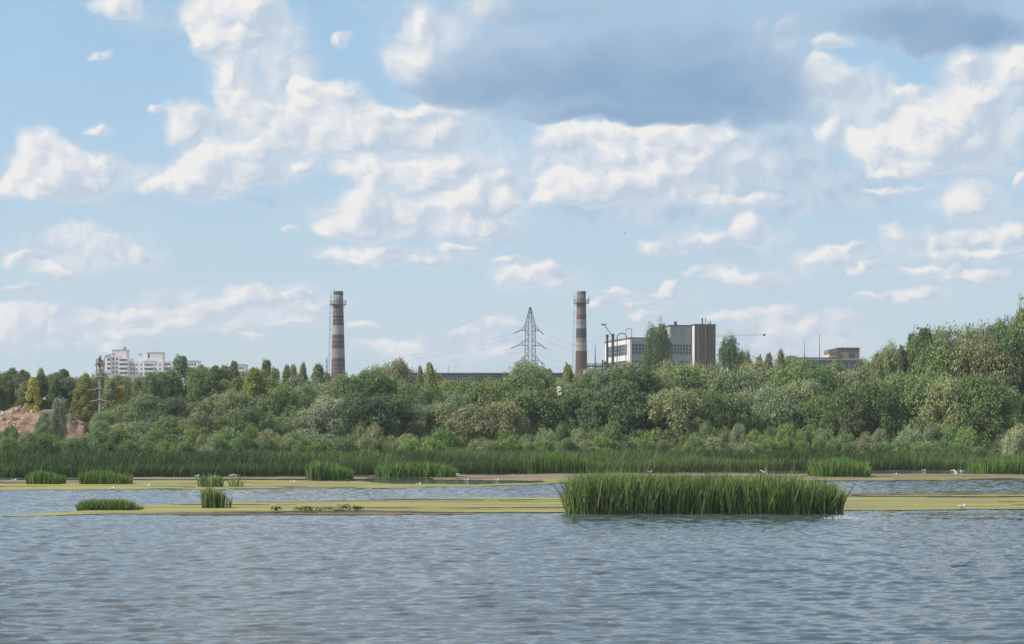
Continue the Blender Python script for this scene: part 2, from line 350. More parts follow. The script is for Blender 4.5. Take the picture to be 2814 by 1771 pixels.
# ------------------------------------------------------------------ floating algae
def interp(pts, x): return np.interp(x, [p[0] for p in pts], [p[1] for p in pts])
def algae(name, top, bot, x0, x1, colr, colr2, gap, seed, z, step=(0.30, 0.22), label=None):
    """A floating sheet between two photo outlines (lists of px, py), rotted through along the wind."""
    dmin = min(water_d(p[1]) for p in bot); dmax = max(water_d(p[1]) for p in top)
    Y = np.arange(dmin, dmax, step[1]); X = np.arange(px_x(x0, dmax if x0 < CX else dmin), px_x(x1, dmax if x1 > CX else dmin), step[0])
    AX, AY = np.meshgrid(X, Y); PX = CX + AX / AY * F; PY = HY + CH * F / AY
    n = fbm(AX * 0.045 + AY * .05, AY * 0.7, 5, seed); fine_n = fbm(AX * 0.5, AY * 2.2, 3, seed + 9)
    edge = 6.5 * (fbm(AX * 0.35, AY * 0.2, 4, seed + 4) - .5)
    tt = (interp(bot, PX) - PY) + edge; bb = (PY - interp(top, PX)) + edge
    inside = (tt > 0) & (bb > 0) & (PX > x0) & (PX < x1)
    rim = np.minimum(tt, bb); keep = inside & ((0.7 * n + 0.3 * fine_n) > gap - 0.05 * smooth01(rim, 0, 8) + 0.05)
    fc = grid_faces(*AX.shape); k = keep.ravel(); ok = k[fc].all(1)
    fc = fc[ok]; Z = np.full(AX.size, z) + 0.010 * (fbm(AX * 2, AY * 2, 2, seed).ravel() - .5)
    used = np.unique(fc); remap = np.zeros(AX.size, int); remap[used] = np.arange(len(used))
    V = np.stack([AX.ravel(), AY.ravel(), Z], -1)[used]
    m = bpy.data.materials.new(name + "_scum"); m.use_nodes = True; t = m.node_tree; b = t.nodes['Principled BSDF']; b.inputs['Roughness'].default_value = 0.7
    tcn = t.nodes.new('ShaderNodeTexCoord'); mp = t.nodes.new('ShaderNodeMapping'); mp.inputs['Scale'].default_value = (0.035, 0.62, 1); t.links.new(tcn.outputs['Object'], mp.inputs[0])
    n = t.nodes.new('ShaderNodeTexNoise'); n.inputs['Scale'].default_value = 1.4; n.inputs['Detail'].default_value = 7; n.inputs['Roughness'].default_value = .65; t.links.new(mp.outputs[0], n.inputs['Vector'])
    r = t.nodes.new('ShaderNodeValToRGB'); t.links.new(n.outputs['Fac'], r.inputs[0]); r.color_ramp.elements[0].position = 0.36; r.color_ramp.elements[0].color = tuple(c * .45 for c in colr2[:3]) + (1,); r.color_ramp.elements[1].position = 0.56; r.color_ramp.elements[1].color = colr
    e = r.color_ramp.elements.new(0.46); e.color = colr2; e = r.color_ramp.elements.new(0.68); e.color = (colr[0] * .80, colr[1] * .88, colr[2] * .7, 1)
    n3 = t.nodes.new('ShaderNodeTexNoise'); n3.inputs['Scale'].default_value = .35; n3.inputs['Detail'].default_value = 5; mp3 = t.nodes.new('ShaderNodeMapping'); mp3.inputs['Scale'].default_value = (0.16, .9, 1); mp3.inputs['Location'].default_value = (seed, seed * 2, 0); t.links.new(tcn.outputs['Object'], mp3.inputs[0]); t.links.new(mp3.outputs[0], n3.inputs['Vector'])
    r3 = t.nodes.new('ShaderNodeMapRange'); t.links.new(n3.outputs['Fac'], r3.inputs[0]); r3.inputs[1].default_value = .50; r3.inputs[2].default_value = .64; r3.inputs[4].default_value = .75
    m3 = t.nodes.new('ShaderNodeMix'); m3.data_type = 'RGBA'; t.links.new(r3.outputs[0], m3.inputs[0]); t.links.new(r.outputs[0], m3.inputs[6]); m3.inputs[7].default_value = (0.17, 0.125, 0.06, 1)
    t.links.new(m3.outputs[2], b.inputs['Base Color'])
    o = mesh_np(name, V, remap[fc], m); tag(o, kind='stuff', label=label); return o
YEL = (0.31, 0.30, 0.055, 1); OLV = (0.20, 0.17, 0.055, 1); BRN = (0.20, 0.145, 0.085, 1); DRK = (0.060, 0.058, 0.030, 1); TAN = (0.25, 0.19, 0.10, 1)
algae("algae_mat", [(0,1419),(120,1412),(260,1400),(375,1389),(640,1381),(940,1375),(1550,1367),(2330,1364),(2814,1358)], [(0,1421),(300,1414),(500,1412),(700,1408),(960,1406),(1550,1410),(2330,1406),(2814,1400)], -80, 2900, YEL, OLV, 0.30, 11, 0.022, label='yellow green algae mat floating in front of the middle water')
algae("algae_mat", [(440,1412),(600,1407),(940,1405),(1150,1407),(1300,1411)], [(440,1419),(600,1419),(940,1417),(1300,1414)], 430, 1300, (0.20, 0.115, 0.055, 1), (0.085, 0.06, 0.03, 1), 0.42, 23, 0.030, (0.22, 0.12), label='rusty brown weed edge along the near side of the algae mat')
algae("algae_mat", [(2250,1357),(2500,1352),(2900,1347)], [(2250,1364),(2500,1362),(2900,1358)], 2250, 2900, BRN, DRK, 0.40, 31, 0.026, label='dark brown floating weed strip at the far right')
algae("algae_mat", [(0,1330),(350,1322),(700,1320),(960,1322),(1100,1331),(1300,1333),(1500,1326)], [(0,1349),(500,1346),(940,1344),(1100,1342),(1300,1338),(1520,1331)], -80, 1540, YEL, OLV, 0.32, 41, 0.022, (0.4, 0.35), label='yellow algae strip on the far side of the middle water, left half')
algae("algae_mat", [(1200,1309),(1540,1302),(2000,1299),(2300,1301),(2900,1299)], [(1200,1318),(1500,1322),(1900,1328),(2330,1321),(2900,1316)], 1180, 2900, TAN, BRN, 0.34, 53, 0.018, (0.45, 0.45), label='tan and brown algae strip in front of the far reeds, right half')
algae("algae_mat", [(0,1319),(500,1311),(1000,1308),(1500,1304)], [(0,1331),(400,1324),(700,1319),(1250,1314),(1500,1311)], -80, 1500, TAN, BRN, 0.40, 67, 0.026, (0.45, 0.45), label='brownish algae film before the far reeds, left half')
algae("algae_mat", [(1480,1318),(1900,1316),(2330,1314),(2900,1311)], [(1480,1328),(1900,1329),(2330,1323),(2900,1318)], 1480, 2900, YEL, OLV, 0.41, 71, 0.03, (0.45, 0.4), label='yellow algae rim on the far side of the middle water, right half')
algae("submerged_weed", [(2480,1412),(2650,1407),(2900,1404)], [(2480,1420),(2650,1428),(2900,1434)], 2470, 2900, DRK, (0.035, 0.04, 0.025, 1), 0.44, 83, 0.012, (0.25, 0.12), label='dark weed bed breaking the near water surface at right')

# ------------------------------------------------------------------ blades: reeds and cattails
def blade_mat(name, lo, hi, dry=None):
    m = bpy.data.materials.new(name); m.use_nodes = True; t = m.node_tree; b = t.nodes['Principled BSDF']; b.inputs['Roughness'].default_value = 0.55; b.inputs['Specular IOR Level'].default_value = 0.3
    gi = t.nodes.new('ShaderNodeNewGeometry'); r = t.nodes.new('ShaderNodeValToRGB'); t.links.new(gi.outputs['Random Per Island'], r.inputs[0])
    r.color_ramp.elements[0].color = (*lo, 1); r.color_ramp.elements[1].color = (*hi, 1); r.color_ramp.elements[1].position = 0.93
    if dry: e = r.color_ramp.elements.new(0.96); e.color = (*dry, 1)
    tl = t.nodes.new('ShaderNodeBsdfTranslucent'); mx = t.nodes.new('ShaderNodeMixShader'); mx.inputs[0].default_value = 0.3
    t.links.new(r.outputs[0], b.inputs['Base Color']); t.links.new(r.outputs[0], tl.inputs[0])
    t.links.new(b.outputs[0], mx.inputs[1]); t.links.new(tl.outputs[0], mx.inputs[2]); t.links.new(mx.outputs[0], t.nodes['Material Output'].inputs[0]); return m
def blades(x, y, z, h, wd, lean=0.22, bend=0.25):
    """Curved strips of three quads, tapering to a tip."""
    n = len(x); yaw = rng.uniform(0, 2 * np.pi, n); la = rng.normal(0, lean, n); lb = rng.normal(0, lean, n); be = rng.normal(0, bend, n); be2 = rng.normal(0, bend, n)
    cu_, su_ = np.cos(yaw) * wd / 2, np.sin(yaw) * wd / 2; rows = []
    for t_, k in ((0, .8), (.4, 1.), (.75, .75), (1.0, .08)):
        cxx = x + h * (la * t_ + be * t_ ** 3 * .5); cyy = y + h * (lb * t_ + be2 * t_ ** 3 * .5); czz = z + h * t_ * (1 - 0.12 * np.abs(be) * t_ ** 2)
        rows += [np.stack([cxx - cu_ * k, cyy - su_ * k, czz], -1), np.stack([cxx + cu_ * k, cyy + su_ * k, czz], -1)]
    V = np.stack(rows, 1).reshape(-1, 3); b0 = (np.arange(n) * 8)[:, None]
    Fc = np.concatenate([b0 + np.array([[0, 1, 3, 2]]), b0 + np.array([[2, 3, 5, 4]]), b0 + np.array([[4, 5, 7, 6]])]); return V, Fc
M_ISL = blade_mat("cattail_leaf", (0.014, 0.042, 0.011), (0.28, 0.40, 0.105), (0.46, 0.40, 0.22))
M_FAR = blade_mat("far_cattail_leaf", (0.034, 0.090, 0.018), (0.20, 0.33, 0.06), (0.26, 0.24, 0.12))
M_BLT = blade_mat("belt_leaf", (0.022, 0.058, 0.014), (0.088, 0.155, 0.034), (0.30, 0.27, 0.13))
M_OLV = blade_mat("olive_reed_leaf", (0.070, 0.115, 0.03), (0.20, 0.26, 0.07), (0.34, 0.32, 0.15))
def clump(name, label, cat, px0, px1, base, tops, depth, n, m, wd=0.045, grp=None, lean=0.13, edge=0.6):
    """Reed stand: tops = outline (px, py); base = photo row of its near edge."""
    d0 = water_d(base); x0, x1 = px_x(px0, d0), px_x(px1, d0); xc, hw = (x0 + x1) / 2, (x1 - x0) / 2
    u = rng.uniform(-1, 1, n); v = rng.uniform(0, 1, n) ** 1.15
    keep = (np.abs(u) ** 4 + np.abs(v * 2 - 1) ** 4 * 0.6) < 1.0 + edge * (fbm(u * 4, v * 3, 2, n) - .5)
    u, v = u[keep], v[keep]; x = xc + u * hw; y = d0 + v * depth; PX = CX + x / y * F
    zt = CH + (HY - np.interp(PX, [p[0] for p in tops], [p[1] for p in tops])) / F * (d0 + depth * .4)
    h = zt * (0.58 + 0.42 * rng.uniform(0, 1, len(x)) ** 0.5) * (0.86 + 0.28 * fbm(x * .8, y * .8, 3, 7)) * 1.03
    h = h * (0.80 + 0.42 * fbm(x * 1.3, y * 1.3, 3, 19)) * np.where(rng.uniform(0, 1, len(x)) < .10, rng.uniform(1.08, 1.24, len(x)), 1.0)
    V, Fc = blades(x, y, np.full(len(x), -0.12), h + .12, wd * rng.uniform(.6, 1.3, len(x)), lean, 0.22)
    V[:, 0] -= xc; V[:, 1] -= d0 + depth / 2
    o = mesh_np(name, V, Fc, m); o.location = (xc, d0 + depth / 2, 0); tag(o, label, cat, grp); return o
GR = 'reed clumps standing in the lake'
clump('cattail_stand', 'largest stand of tall cattails, an island right of centre in the near water', 'cattails', 1545, 2330, 1414, [(1545,1345),(1575,1312),(1640,1298),(1760,1310),(2000,1306),(2170,1310),(2220,1326),(2300,1332),(2330,1350)], 4.2, 10500, M_ISL, .05, GR, .19)
clump('cattail_stand', 'slim upright cattail tuft in front of the middle water, left of centre', 'cattails', 553, 612, 1398, [(553,1340),(580,1326),(612,1350)], 1.0, 480, M_ISL, .045, GR, .10)
clump('cattail_stand', 'few thin cattail stems just right of the slim upright tuft', 'cattails', 612, 634, 1397, [(612,1355),(634,1360)], .5, 16, M_ISL, .04, GR, .12)
clump('reed_tussock', 'low flat pale green tussock at left on the near algae edge', 'reeds', 206, 378, 1404, [(206,1392),(240,1374),(300,1371),(350,1373),(378,1392)], 2.0, 1700, M_FAR, .045, GR, .35, .3)
clump('cattail_stand', 'sparse ragged cattail patch behind the slim upright tuft', 'cattails', 540, 612, 1340, [(540,1306),(570,1296),(612,1306)], 1.2, 190, M_ISL, .055, GR, .2)
clump('cattail_stand', 'tiny sparse cattail patch right of the ragged patch', 'cattails', 630, 672, 1340, [(630,1310),(650,1300),(672,1316)], 1.0, 50, M_ISL, .05, GR, .28)
clump('cattail_stand', 'dark cattail clump standing before the far reeds at the far left', 'cattails', 66, 162, 1332, [(66,1305),(110,1292),(162,1304)], 3, 900, M_FAR, .06, GR)
clump('cattail_stand', 'second dark cattail clump before the far reeds, right of the far left one', 'cattails', 212, 352, 1332, [(212,1300),(280,1290),(352,1306)], 3, 1300, M_FAR, .06, GR)
clump('cattail_stand', 'dark cattail clump standing below the left chimney', 'cattails', 838, 966, 1321, [(838,1280),(880,1262),(966,1290)], 3.5, 1500, M_FAR, .06, GR)
clump('cattail_stand', 'long bright green cattail clump between left chimney and pylon', 'cattails', 1030, 1252, 1313, [(1030,1276),(1100,1270),(1200,1272),(1252,1284)], 4, 2200, M_FAR, .06, GR)
clump('cattail_stand', 'bright low reed clump behind the left end of the cattail island', 'cattails', 1445, 1612, 1302, [(1445,1254),(1520,1246),(1612,1254)], 3, 2600, M_FAR, .06, GR)
clump('cattail_stand', 'small round reed clump below the right chimney', 'cattails', 1622, 1686, 1298, [(1622,1258),(1650,1248),(1686,1262)], 3, 1300, M_FAR, .06, GR)
clump('cattail_stand', 'bright reed clump behind the middle of the cattail island', 'cattails', 1852, 1938, 1297, [(1852,1260),(1900,1252),(1938,1260)], 3, 1500, M_FAR, .06, GR)
clump('cattail_stand', 'small bright reed clump right of the factory stair tower', 'cattails', 2066, 2136, 1294, [(2066,1258),(2100,1250),(2136,1258)], 3, 1400, M_FAR, .06, GR)
clump('cattail_stand', 'bushy green reed clump reaching out behind the right end of the island', 'cattails', 2246, 2402, 1312, [(2246,1268),(2310,1260),(2370,1270),(2402,1290)], 7, 2600, M_FAR, .06, GR, .2)
clump('cattail_stand', 'broad reed clump at the right edge of the picture', 'cattails', 2700, 2880, 1304, [(2700,1270),(2760,1252),(2880,1246)], 8, 2600, M_FAR, .06, GR, .2)
# the continuous far belt
n = 85000; x = rng.uniform(-62, 62, n); v = rng.uniform(0, 1, n) ** 1.3 * 15
cov = fbm(x * .25, v * .4, 3, 99); y = shore(x) - 1.5 + 2.6 * (fbm(x * .11, x * 0, 3, 12) - .5) + v
patch = fbm(x * .06 + 3, y * .12, 3, 31); h = (1.45 + 0.50 * smooth01(v, 1, 8)) * (0.65 + .35 * rng.uniform(0, 1, n) ** .5) * (0.62 + 0.45 * patch + .45 * fbm(x * .5, v * .5, 3, 77) - .05)
for nm, sel, m_, lb in (("cattail_belt", patch < .55, M_BLT, 'deep green belt of cattails along the whole far shore'), ("reed_belt", patch >= .55, M_OLV, 'paler olive reeds mixed into the cattail belt on the far shore')):
    V, Fc = blades(x[sel], y[sel], np.maximum(gz(x[sel], y[sel]), -.2), h[sel], rng.uniform(.03, .065, sel.sum()), .22, .3)
    tag(mesh_np(nm, V, Fc, m_), kind='stuff', label=lb)

# ------------------------------------------------------------------ trees
def leaf_mat(name, bright=1.0, trans=0.3):
    m = bpy.data.materials.new(name); m.use_nodes = True; t = m.node_tree; b = t.nodes['Principled BSDF']; b.inputs['Roughness'].default_value = 0.6; b.inputs['Specular IOR Level'].default_value = 0.25
    oi = t.nodes.new('ShaderNodeObjectInfo'); gi = t.nodes.new('ShaderNodeNewGeometry'); tcn = t.nodes.new('ShaderNodeTexCoord')
    n = t.nodes.new('ShaderNodeTexNoise'); n.inputs['Scale'].default_value = 0.55; n.inputs['Detail'].default_value = 3; t.links.new(tcn.outputs['Object'], n.inputs['Vector'])
    a = t.nodes.new('ShaderNodeMapRange'); t.links.new(gi.outputs['Random Per Island'], a.inputs[0]); a.inputs[3].default_value = 0.72; a.inputs[4].default_value = 1.34
    bb = t.nodes.new('ShaderNodeMapRange'); t.links.new(n.outputs['Fac'], bb.inputs[0]); bb.inputs[1].default_value = .3; bb.inputs[2].default_value = .7; bb.inputs[3].default_value = 0.80; bb.inputs[4].default_value = 1.22
    ml = t.nodes.new('ShaderNodeMath'); ml.operation = 'MULTIPLY'; t.links.new(a.outputs[0], ml.inputs[0]); t.links.new(bb.outputs[0], ml.inputs[1])
    sc = t.nodes.new('ShaderNodeVectorMath'); sc.operation = 'SCALE'; t.links.new(oi.outputs['Color'], sc.inputs[0]); t.links.new(ml.outputs[0], sc.inputs['Scale'])
    t.links.new(sc.outputs[0], b.inputs['Base Color'])
    tl = t.nodes.new('ShaderNodeBsdfTranslucent'); mx = t.nodes.new('ShaderNodeMixShader'); mx.inputs[0].default_value = trans; t.links.new(sc.outputs[0], tl.inputs[0])
    t.links.new(b.outputs[0], mx.inputs[1]); t.links.new(tl.outputs[0], mx.inputs[2]); t.links.new(mx.outputs[0], t.nodes['Material Output'].inputs[0]); return m
LEAF = leaf_mat("leaf", 1, .2); BARK = mat("bark", (0.12, 0.095, 0.07), .95, .4, 3.0, streak=(3, 3, .5))
def unit(v): return v / np.linalg.norm(v, axis=-1, keepdims=True)
def leaves(c, r, n, L_, W_, droop, seed):
    """n leaf sprays on each clump centre c (k,3) with radii r (k,3)."""
    g_ = np.random.default_rng(seed); k = len(c); idx = g_.integers(0, k, n * k)
    d = unit(g_.normal(size=(n * k, 3)) + np.array([0, 0, .35])); rad = g_.uniform(.35, 1.0, n * k) ** .45
    lump = 1 + .28 * np.sin(d[:, 0] * 5 + idx) * np.sin(d[:, 2] * 4 + idx * 2.3)
    p = c[idx] + d * r[idx] * (rad * lump)[:, None]
    ax = unit(d * .7 + g_.normal(size=d.shape) * .6 + np.array([0, 0, -droop])); nr = unit(d + g_.normal(size=d.shape) * .55 + np.array([0, 0, .3]))
    sd = unit(np.cross(ax, nr)); ll = (L_ * g_.uniform(.6, 1.35, n * k) / 2)[:, None]; ww = (W_ * g_.uniform(.6, 1.3, n * k) / 2)[:, None]
    V = np.stack([p - ax * ll, p + sd * ww - ax * ll * .1, p + ax * ll, p - sd * ww - ax * ll * .1], 1).reshape(-1, 3)
    return V, np.arange(len(V)).reshape(-1, 4)
def envelope(kind, t):
    if kind == 'willow': return np.interp(t, [0, .15, .4, .7, .88, 1], [.7, .92, 1, .92, .70, .30])
    if kind == 'poplar': return np.interp(t, [0, .12, .35, .6, .8, 1], [.7, .95, 1, .86, .6, .16])
    if kind == 'birch': return np.interp(t, [0, .1, .3, .6, .85, 1], [.8, 1, 1, .8, .45, .08])
    return np.interp(t, [0, .2, .5, .8, 1], [.9, 1, .92, .6, .15])
def tree_mesh(kind, seed):
    """Real-size crown and trunk around the origin. willow 10x10 m, poplar 13x6, birch 12x4.6, shrub 4x7."""
    H, Wd, nc, nl, cr, L_, W_, dr, base = {'willow': (10, 12, 80, 320, 1.55, .46, .15, .75, .03), 'poplar': (13, 7, 76, 240, 1.0, .34, .22, .1, .10),
        'birch': (12, 6, 66, 220, .85, .30, .17, .45, .08), 'shrub': (4, 8, 56, 200, .95, .32, .11, .2, .0)}[kind]
    g_ = np.random.default_rng(seed); t_ = g_.uniform(0, 1, nc) ** (.8 if kind in ('willow', 'shrub') else 1); z = H * (base + (1 - base) * t_) * .93
    ang = g_.uniform(0, 2 * np.pi, nc); e = envelope(kind, t_) * Wd / 2 * (1 + .22 * np.sin(ang * 2 + seed) * (1 - t_))
    rr = e * g_.uniform(.30, 1, nc) ** .45 * .86 ; c = np.stack([rr * np.cos(ang), rr * np.sin(ang), z], -1)
    r = cr * g_.uniform(.55, 1.35, nc)[:, None] * np.array([1, 1, .85 if kind != 'birch' else 1.2])[None]
    V, Fc = leaves(c, r, nl, L_, W_, dr, seed + 1)
    tr = MB(); top = H * .9
    pts = [Vector((g_.normal(0, .08) * i, g_.normal(0, .08) * i, top * i / 5)) for i in range(6)]; r0 = .017 * H + .06
    for i in range(5): tr.tube(pts[i], pts[i + 1], r0 * (1 - i * .18), r0 * (1 - (i + 1) * .18), 7)
    for j in g_.choice(nc, min(nc, 16), replace=False):
        q = Vector(c[j]); s_ = min(.95, max(.12, (q.z / top) - .22)); i = min(4, int(s_ * 5)); a_ = pts[i].lerp(pts[i + 1], s_ * 5 - i)
        mid = a_.lerp(q, .5) + Vector((0, 0, .25)); tr.tube(a_, mid, r0 * .38, r0 * .25, 5); tr.tube(mid, q, r0 * .25, r0 * .07, 5)
    return V, Fc, tr, H, Wd
PROTO = {}
for kind, cnt in (('willow', 6), ('poplar', 4), ('birch', 4), ('shrub', 5)):
    for i in range(cnt):
        V, Fc, tr, H, Wd = tree_mesh(kind, 100 * len(kind) + i * 13)
        me = bpy.data.meshes.new('crown'); o = mesh_np('crown', V, Fc, LEAF); cm = o.data; bpy.data.objects.remove(o)
        o = tr.build('trunk', BARK); tm = o.data; bpy.data.objects.remove(o); PROTO.setdefault(kind, []).append((cm, tm, H, Wd))
COLS0 = {'dark': (.048, .070, .028), 'green': (.070, .096, .036), 'olive': (.100, .110, .050), 'grey': (.092, .114, .056), 'silver': (.108, .128, .075), 'yellow': (.20, .165, .032), 'lime': (.118, .132, .036), 'brown': (.100, .104, .048), 'fresh': (.072, .104, .032)}
COLS = {k: tuple(c * 2.5 for c in v) for k, v in COLS0.items()}
WORD = {'dark': 'dark green', 'green': 'mid green', 'olive': 'olive green', 'grey': 'grey green', 'silver': 'silvery', 'yellow': 'yellow', 'lime': 'yellow green', 'brown': 'brownish green', 'fresh': 'fresh green'}
LM = [(30,'the left edge'),(130,'the clay heap'),(273,'the concrete pole'),(400,'the apartment block'),(700,'the yellow birch'),(928,'the left chimney'),(1240,'the long hall'),
      (1455,'the lattice pylon'),(1597,'the right chimney'),(1700,'the black pipes'),(1830,'the white factory'),(1932,'the stair tower'),(2050,'the crane jib'),(2230,'the thin masts'),(2333,'the rooftop cabin'),(2640,'the tall grove'),(2790,'the right edge')]
TREES = []
def tree(kind, px, top, halfw, d, colr, row, bright=1.0):
    TREES.append((kind, px, top, halfw, d, colr, row, bright))
def place_trees():
    rows = {}
    for t_ in TREES: rows.setdefault(t_[6], []).append(t_)
    ordn = lambda n: f"{n}{'th' if 10 <= n % 100 <= 20 else {1:'st',2:'nd',3:'rd'}.get(n % 10, 'th')}"
    for row, lst in rows.items():
        lst.sort(key=lambda t_: t_[1])
        for i, (kind, px, top, hw, d, colr, _, br) in enumerate(lst):
            cm, tm, H, Wd = PROTO[kind][random.randrange(len(PROTO[kind]))]
            x = px_x(px, d); z0 = float(gz(x, d)) - .15; h = max(1.2, py_z(top, d) - z0); s = hw * 2 / F * d / Wd
            near = min(LM, key=lambda l: abs(l[0] - px))[1]; nm = {'willow': 'willow_tree', 'poplar': 'poplar_tree', 'birch': 'birch_tree', 'shrub': 'shrub'}[kind]
            lab = f"{WORD[colr]} {nm.split('_')[0]}, {ordn(i + 1)} from left in {row}, by {near}"
            r_ = thing(nm, lab, 'shrub' if kind == 'shrub' else 'tree', (x, d, z0), random.uniform(0, 6.28), row + ' on the far shore'); r_.scale = (s, s * random.uniform(.9, 1.1), h / H)
            base_ = COLS[colr]; k = br * random.uniform(.88, 1.14)
            a = bpy.data.objects.new('crown', cm); C.objects.link(a); a.parent = r_; a.color = (base_[0] * k * random.uniform(.92, 1.08), base_[1] * k, base_[2] * k * random.uniform(.85, 1.15), 1)
            a = bpy.data.objects.new('trunk', tm); C.objects.link(a); a.parent = r_
# skyline row, hand placed from the photo (px, top row, half width)
SKY_ROW = [('poplar',5,1024,30,'dark'),('poplar',32,1008,26,'dark'),('poplar',66,1012,24,'dark'),('birch',90,1026,17,'yellow'),('birch',112,1018,22,'olive'),('poplar',150,1020,30,'green'),('poplar',170,1008,30,'dark'),('poplar',196,1032,26,'grey'),
 ('birch',232,1018,24,'lime'),('birch',262,1050,20,'green'),('birch',304,1030,26,'lime'),('birch',330,1052,18,'yellow'),('birch',350,1040,24,'olive'),('poplar',382,1036,28,'green'),('birch',412,1028,26,'olive'),('poplar',442,1018,26,'green'),('poplar',468,1010,24,'green'),
 ('poplar',497,972,27,'grey'),('poplar',530,1006,24,'olive'),('poplar',556,998,30,'green'),('poplar',590,1000,30,'dark'),('poplar',622,1000,26,'green'),('poplar',644,988,18,'brown'),('birch',672,1016,22,'grey'),('birch',702,1000,28,'lime'),('poplar',732,984,18,'dark'),('birch',756,1006,22,'olive'),
 ('birch',788,1004,18,'dark'),('birch',806,1008,18,'green'),('birch',832,1004,19,'dark'),('poplar',874,996,25,'green'),('birch',900,1020,20,'olive'),('willow',930,1034,34,'olive'),('birch',952,1032,20,'lime'),('willow',1000,1030,40,'grey'),('willow',1042,1016,42,'olive'),('willow',1092,1000,44,'olive'),('birch',1155,1012,18,'olive'),
 ('birch',1181,992,24,'lime'),('poplar',1206,1024,20,'olive'),('poplar',1236,1042,26,'grey'),('willow',1312,1052,44,'green'),('willow',1440,1004,38,'brown'),('willow',1476,1012,40,'olive'),('poplar',1508,1010,26,'brown'),('willow',1522,1050,44,'brown'),('birch',1562,1000,26,'lime'),('willow',1592,1030,30,'olive'),
 ('willow',1640,1022,40,'grey'),('willow',1690,1016,44,'olive'),('willow',1750,1006,48,'olive'),('willow',1809,900,33,'dark'),('willow',1850,1002,46,'olive'),('willow',1905,1008,46,'olive'),('willow',1946,1014,34,'olive'),('willow',2003,936,29,'dark'),('willow',2050,974,22,'grey'),
 ('birch',2086,984,22,'olive'),('birch',2112,964,26,'olive'),('birch',2146,968,24,'olive'),('willow',2080,1000,44,'olive'),('willow',2160,990,46,'olive'),('willow',2220,1000,44,'green'),('willow',2290,1006,46,'green'),('poplar',2362,988,24,'dark'),('willow',2372,1004,40,'olive'),
 ('poplar',2412,966,22,'dark'),('willow',2440,962,40,'olive'),('poplar',2478,944,18,'dark'),('poplar',2506,908,22,'dark'),('poplar',2542,892,30,'dark'),('willow',2540,924,50,'green'),('willow',2600,906,62,'olive'),('willow',2680,900,66,'olive'),('willow',2740,888,60,'green'),('poplar',2796,838,36,'dark'),('willow',2830,826,50,'green')]
for k_, px, top, hw, c_ in SKY_ROW:
    d = 268 + random.uniform(-12, 26)
    if px > 2380: d = 226 + random.uniform(-8, 14)
    if px < 1000 and c_ == 'dark' and px > 60: c_ = 'green'
    elif px < 1000 and c_ == 'green': c_ = 'olive'
    if c_ in ('yellow', 'lime'): d = 240 + random.uniform(-2, 2); hw *= (1.05 if px < 400 else 1.15); top += 6; k_ = 'poplar' if px < 800 else k_
    if px > 2560: top += 14 + (10 if px > 2780 else 0)
    if px in (2003, 2050): d = 360
    if px == 1809: d = 400
    tree(k_, px, top, hw * (1.5 if k_ == 'willow' else 1.45 if px < 1000 else 1.15), d, c_, 'skyline row')
px = -20
while px < 2400:
    hw = random.uniform(26, 40); top = (1038 if px < 960 else 1046) + random.uniform(-14, 16)
    tree(random.choice(['birch', 'poplar', 'willow']), px, top, hw * 1.3, 248 + random.uniform(-6, 8), random.choice(['green', 'olive', 'green', 'dark', 'lime', 'olive']), 'second row'); px += hw * 1.0
MID = [('willow',160,1098,20,'silver'),('willow',130,1138,24,'grey'),('willow',284,1132,30,'grey'),('willow',352,1118,46,'grey'),('willow',410,1088,46,'green'),('willow',478,1098,52,'dark'),('willow',540,1112,46,'olive'),('willow',590,1090,46,'green'),('willow',650,1080,46,'olive'),('willow',712,1096,46,'dark'),
 ('willow',768,1068,48,'green'),('willow',830,1066,50,'grey'),('willow',880,1060,48,'olive'),('willow',912,1096,58,'silver'),('willow',958,1040,40,'green'),('willow',1030,1030,68,'dark'),('willow',1096,1062,46,'green'),('willow',1126,1094,50,'dark'),('willow',1190,1070,44,'green'),('willow',1250,1084,50,'grey'),('willow',1330,1060,50,'green'),
 ('willow',1392,1056,54,'green'),('willow',1452,1018,62,'green'),('willow',1560,1056,44,'olive'),('willow',1628,1046,48,'dark'),('willow',1722,1016,84,'dark'),('willow',1800,1032,56,'olive'),('willow',1878,1018,72,'green'),('willow',1950,1030,64,'olive'),('willow',2020,1028,60,'grey'),('willow',2098,1020,60,'grey'),
 ('willow',2172,1018,64,'green'),('willow',2244,1024,66,'dark'),('willow',2322,1030,66,'olive'),('willow',2390,1012,60,'olive'),('willow',2450,990,66,'green'),('willow',2520,960,76,'olive'),('willow',2610,950,80,'green'),('willow',2700,948,84,'olive'),('willow',2790,920,80,'dark')]
for k_, px, top, hw, c_ in MID: tree(k_, px, top, hw * 1.5, 222 + random.uniform(-9, 12) + (px - 1400) * .006, c_, 'middle row')
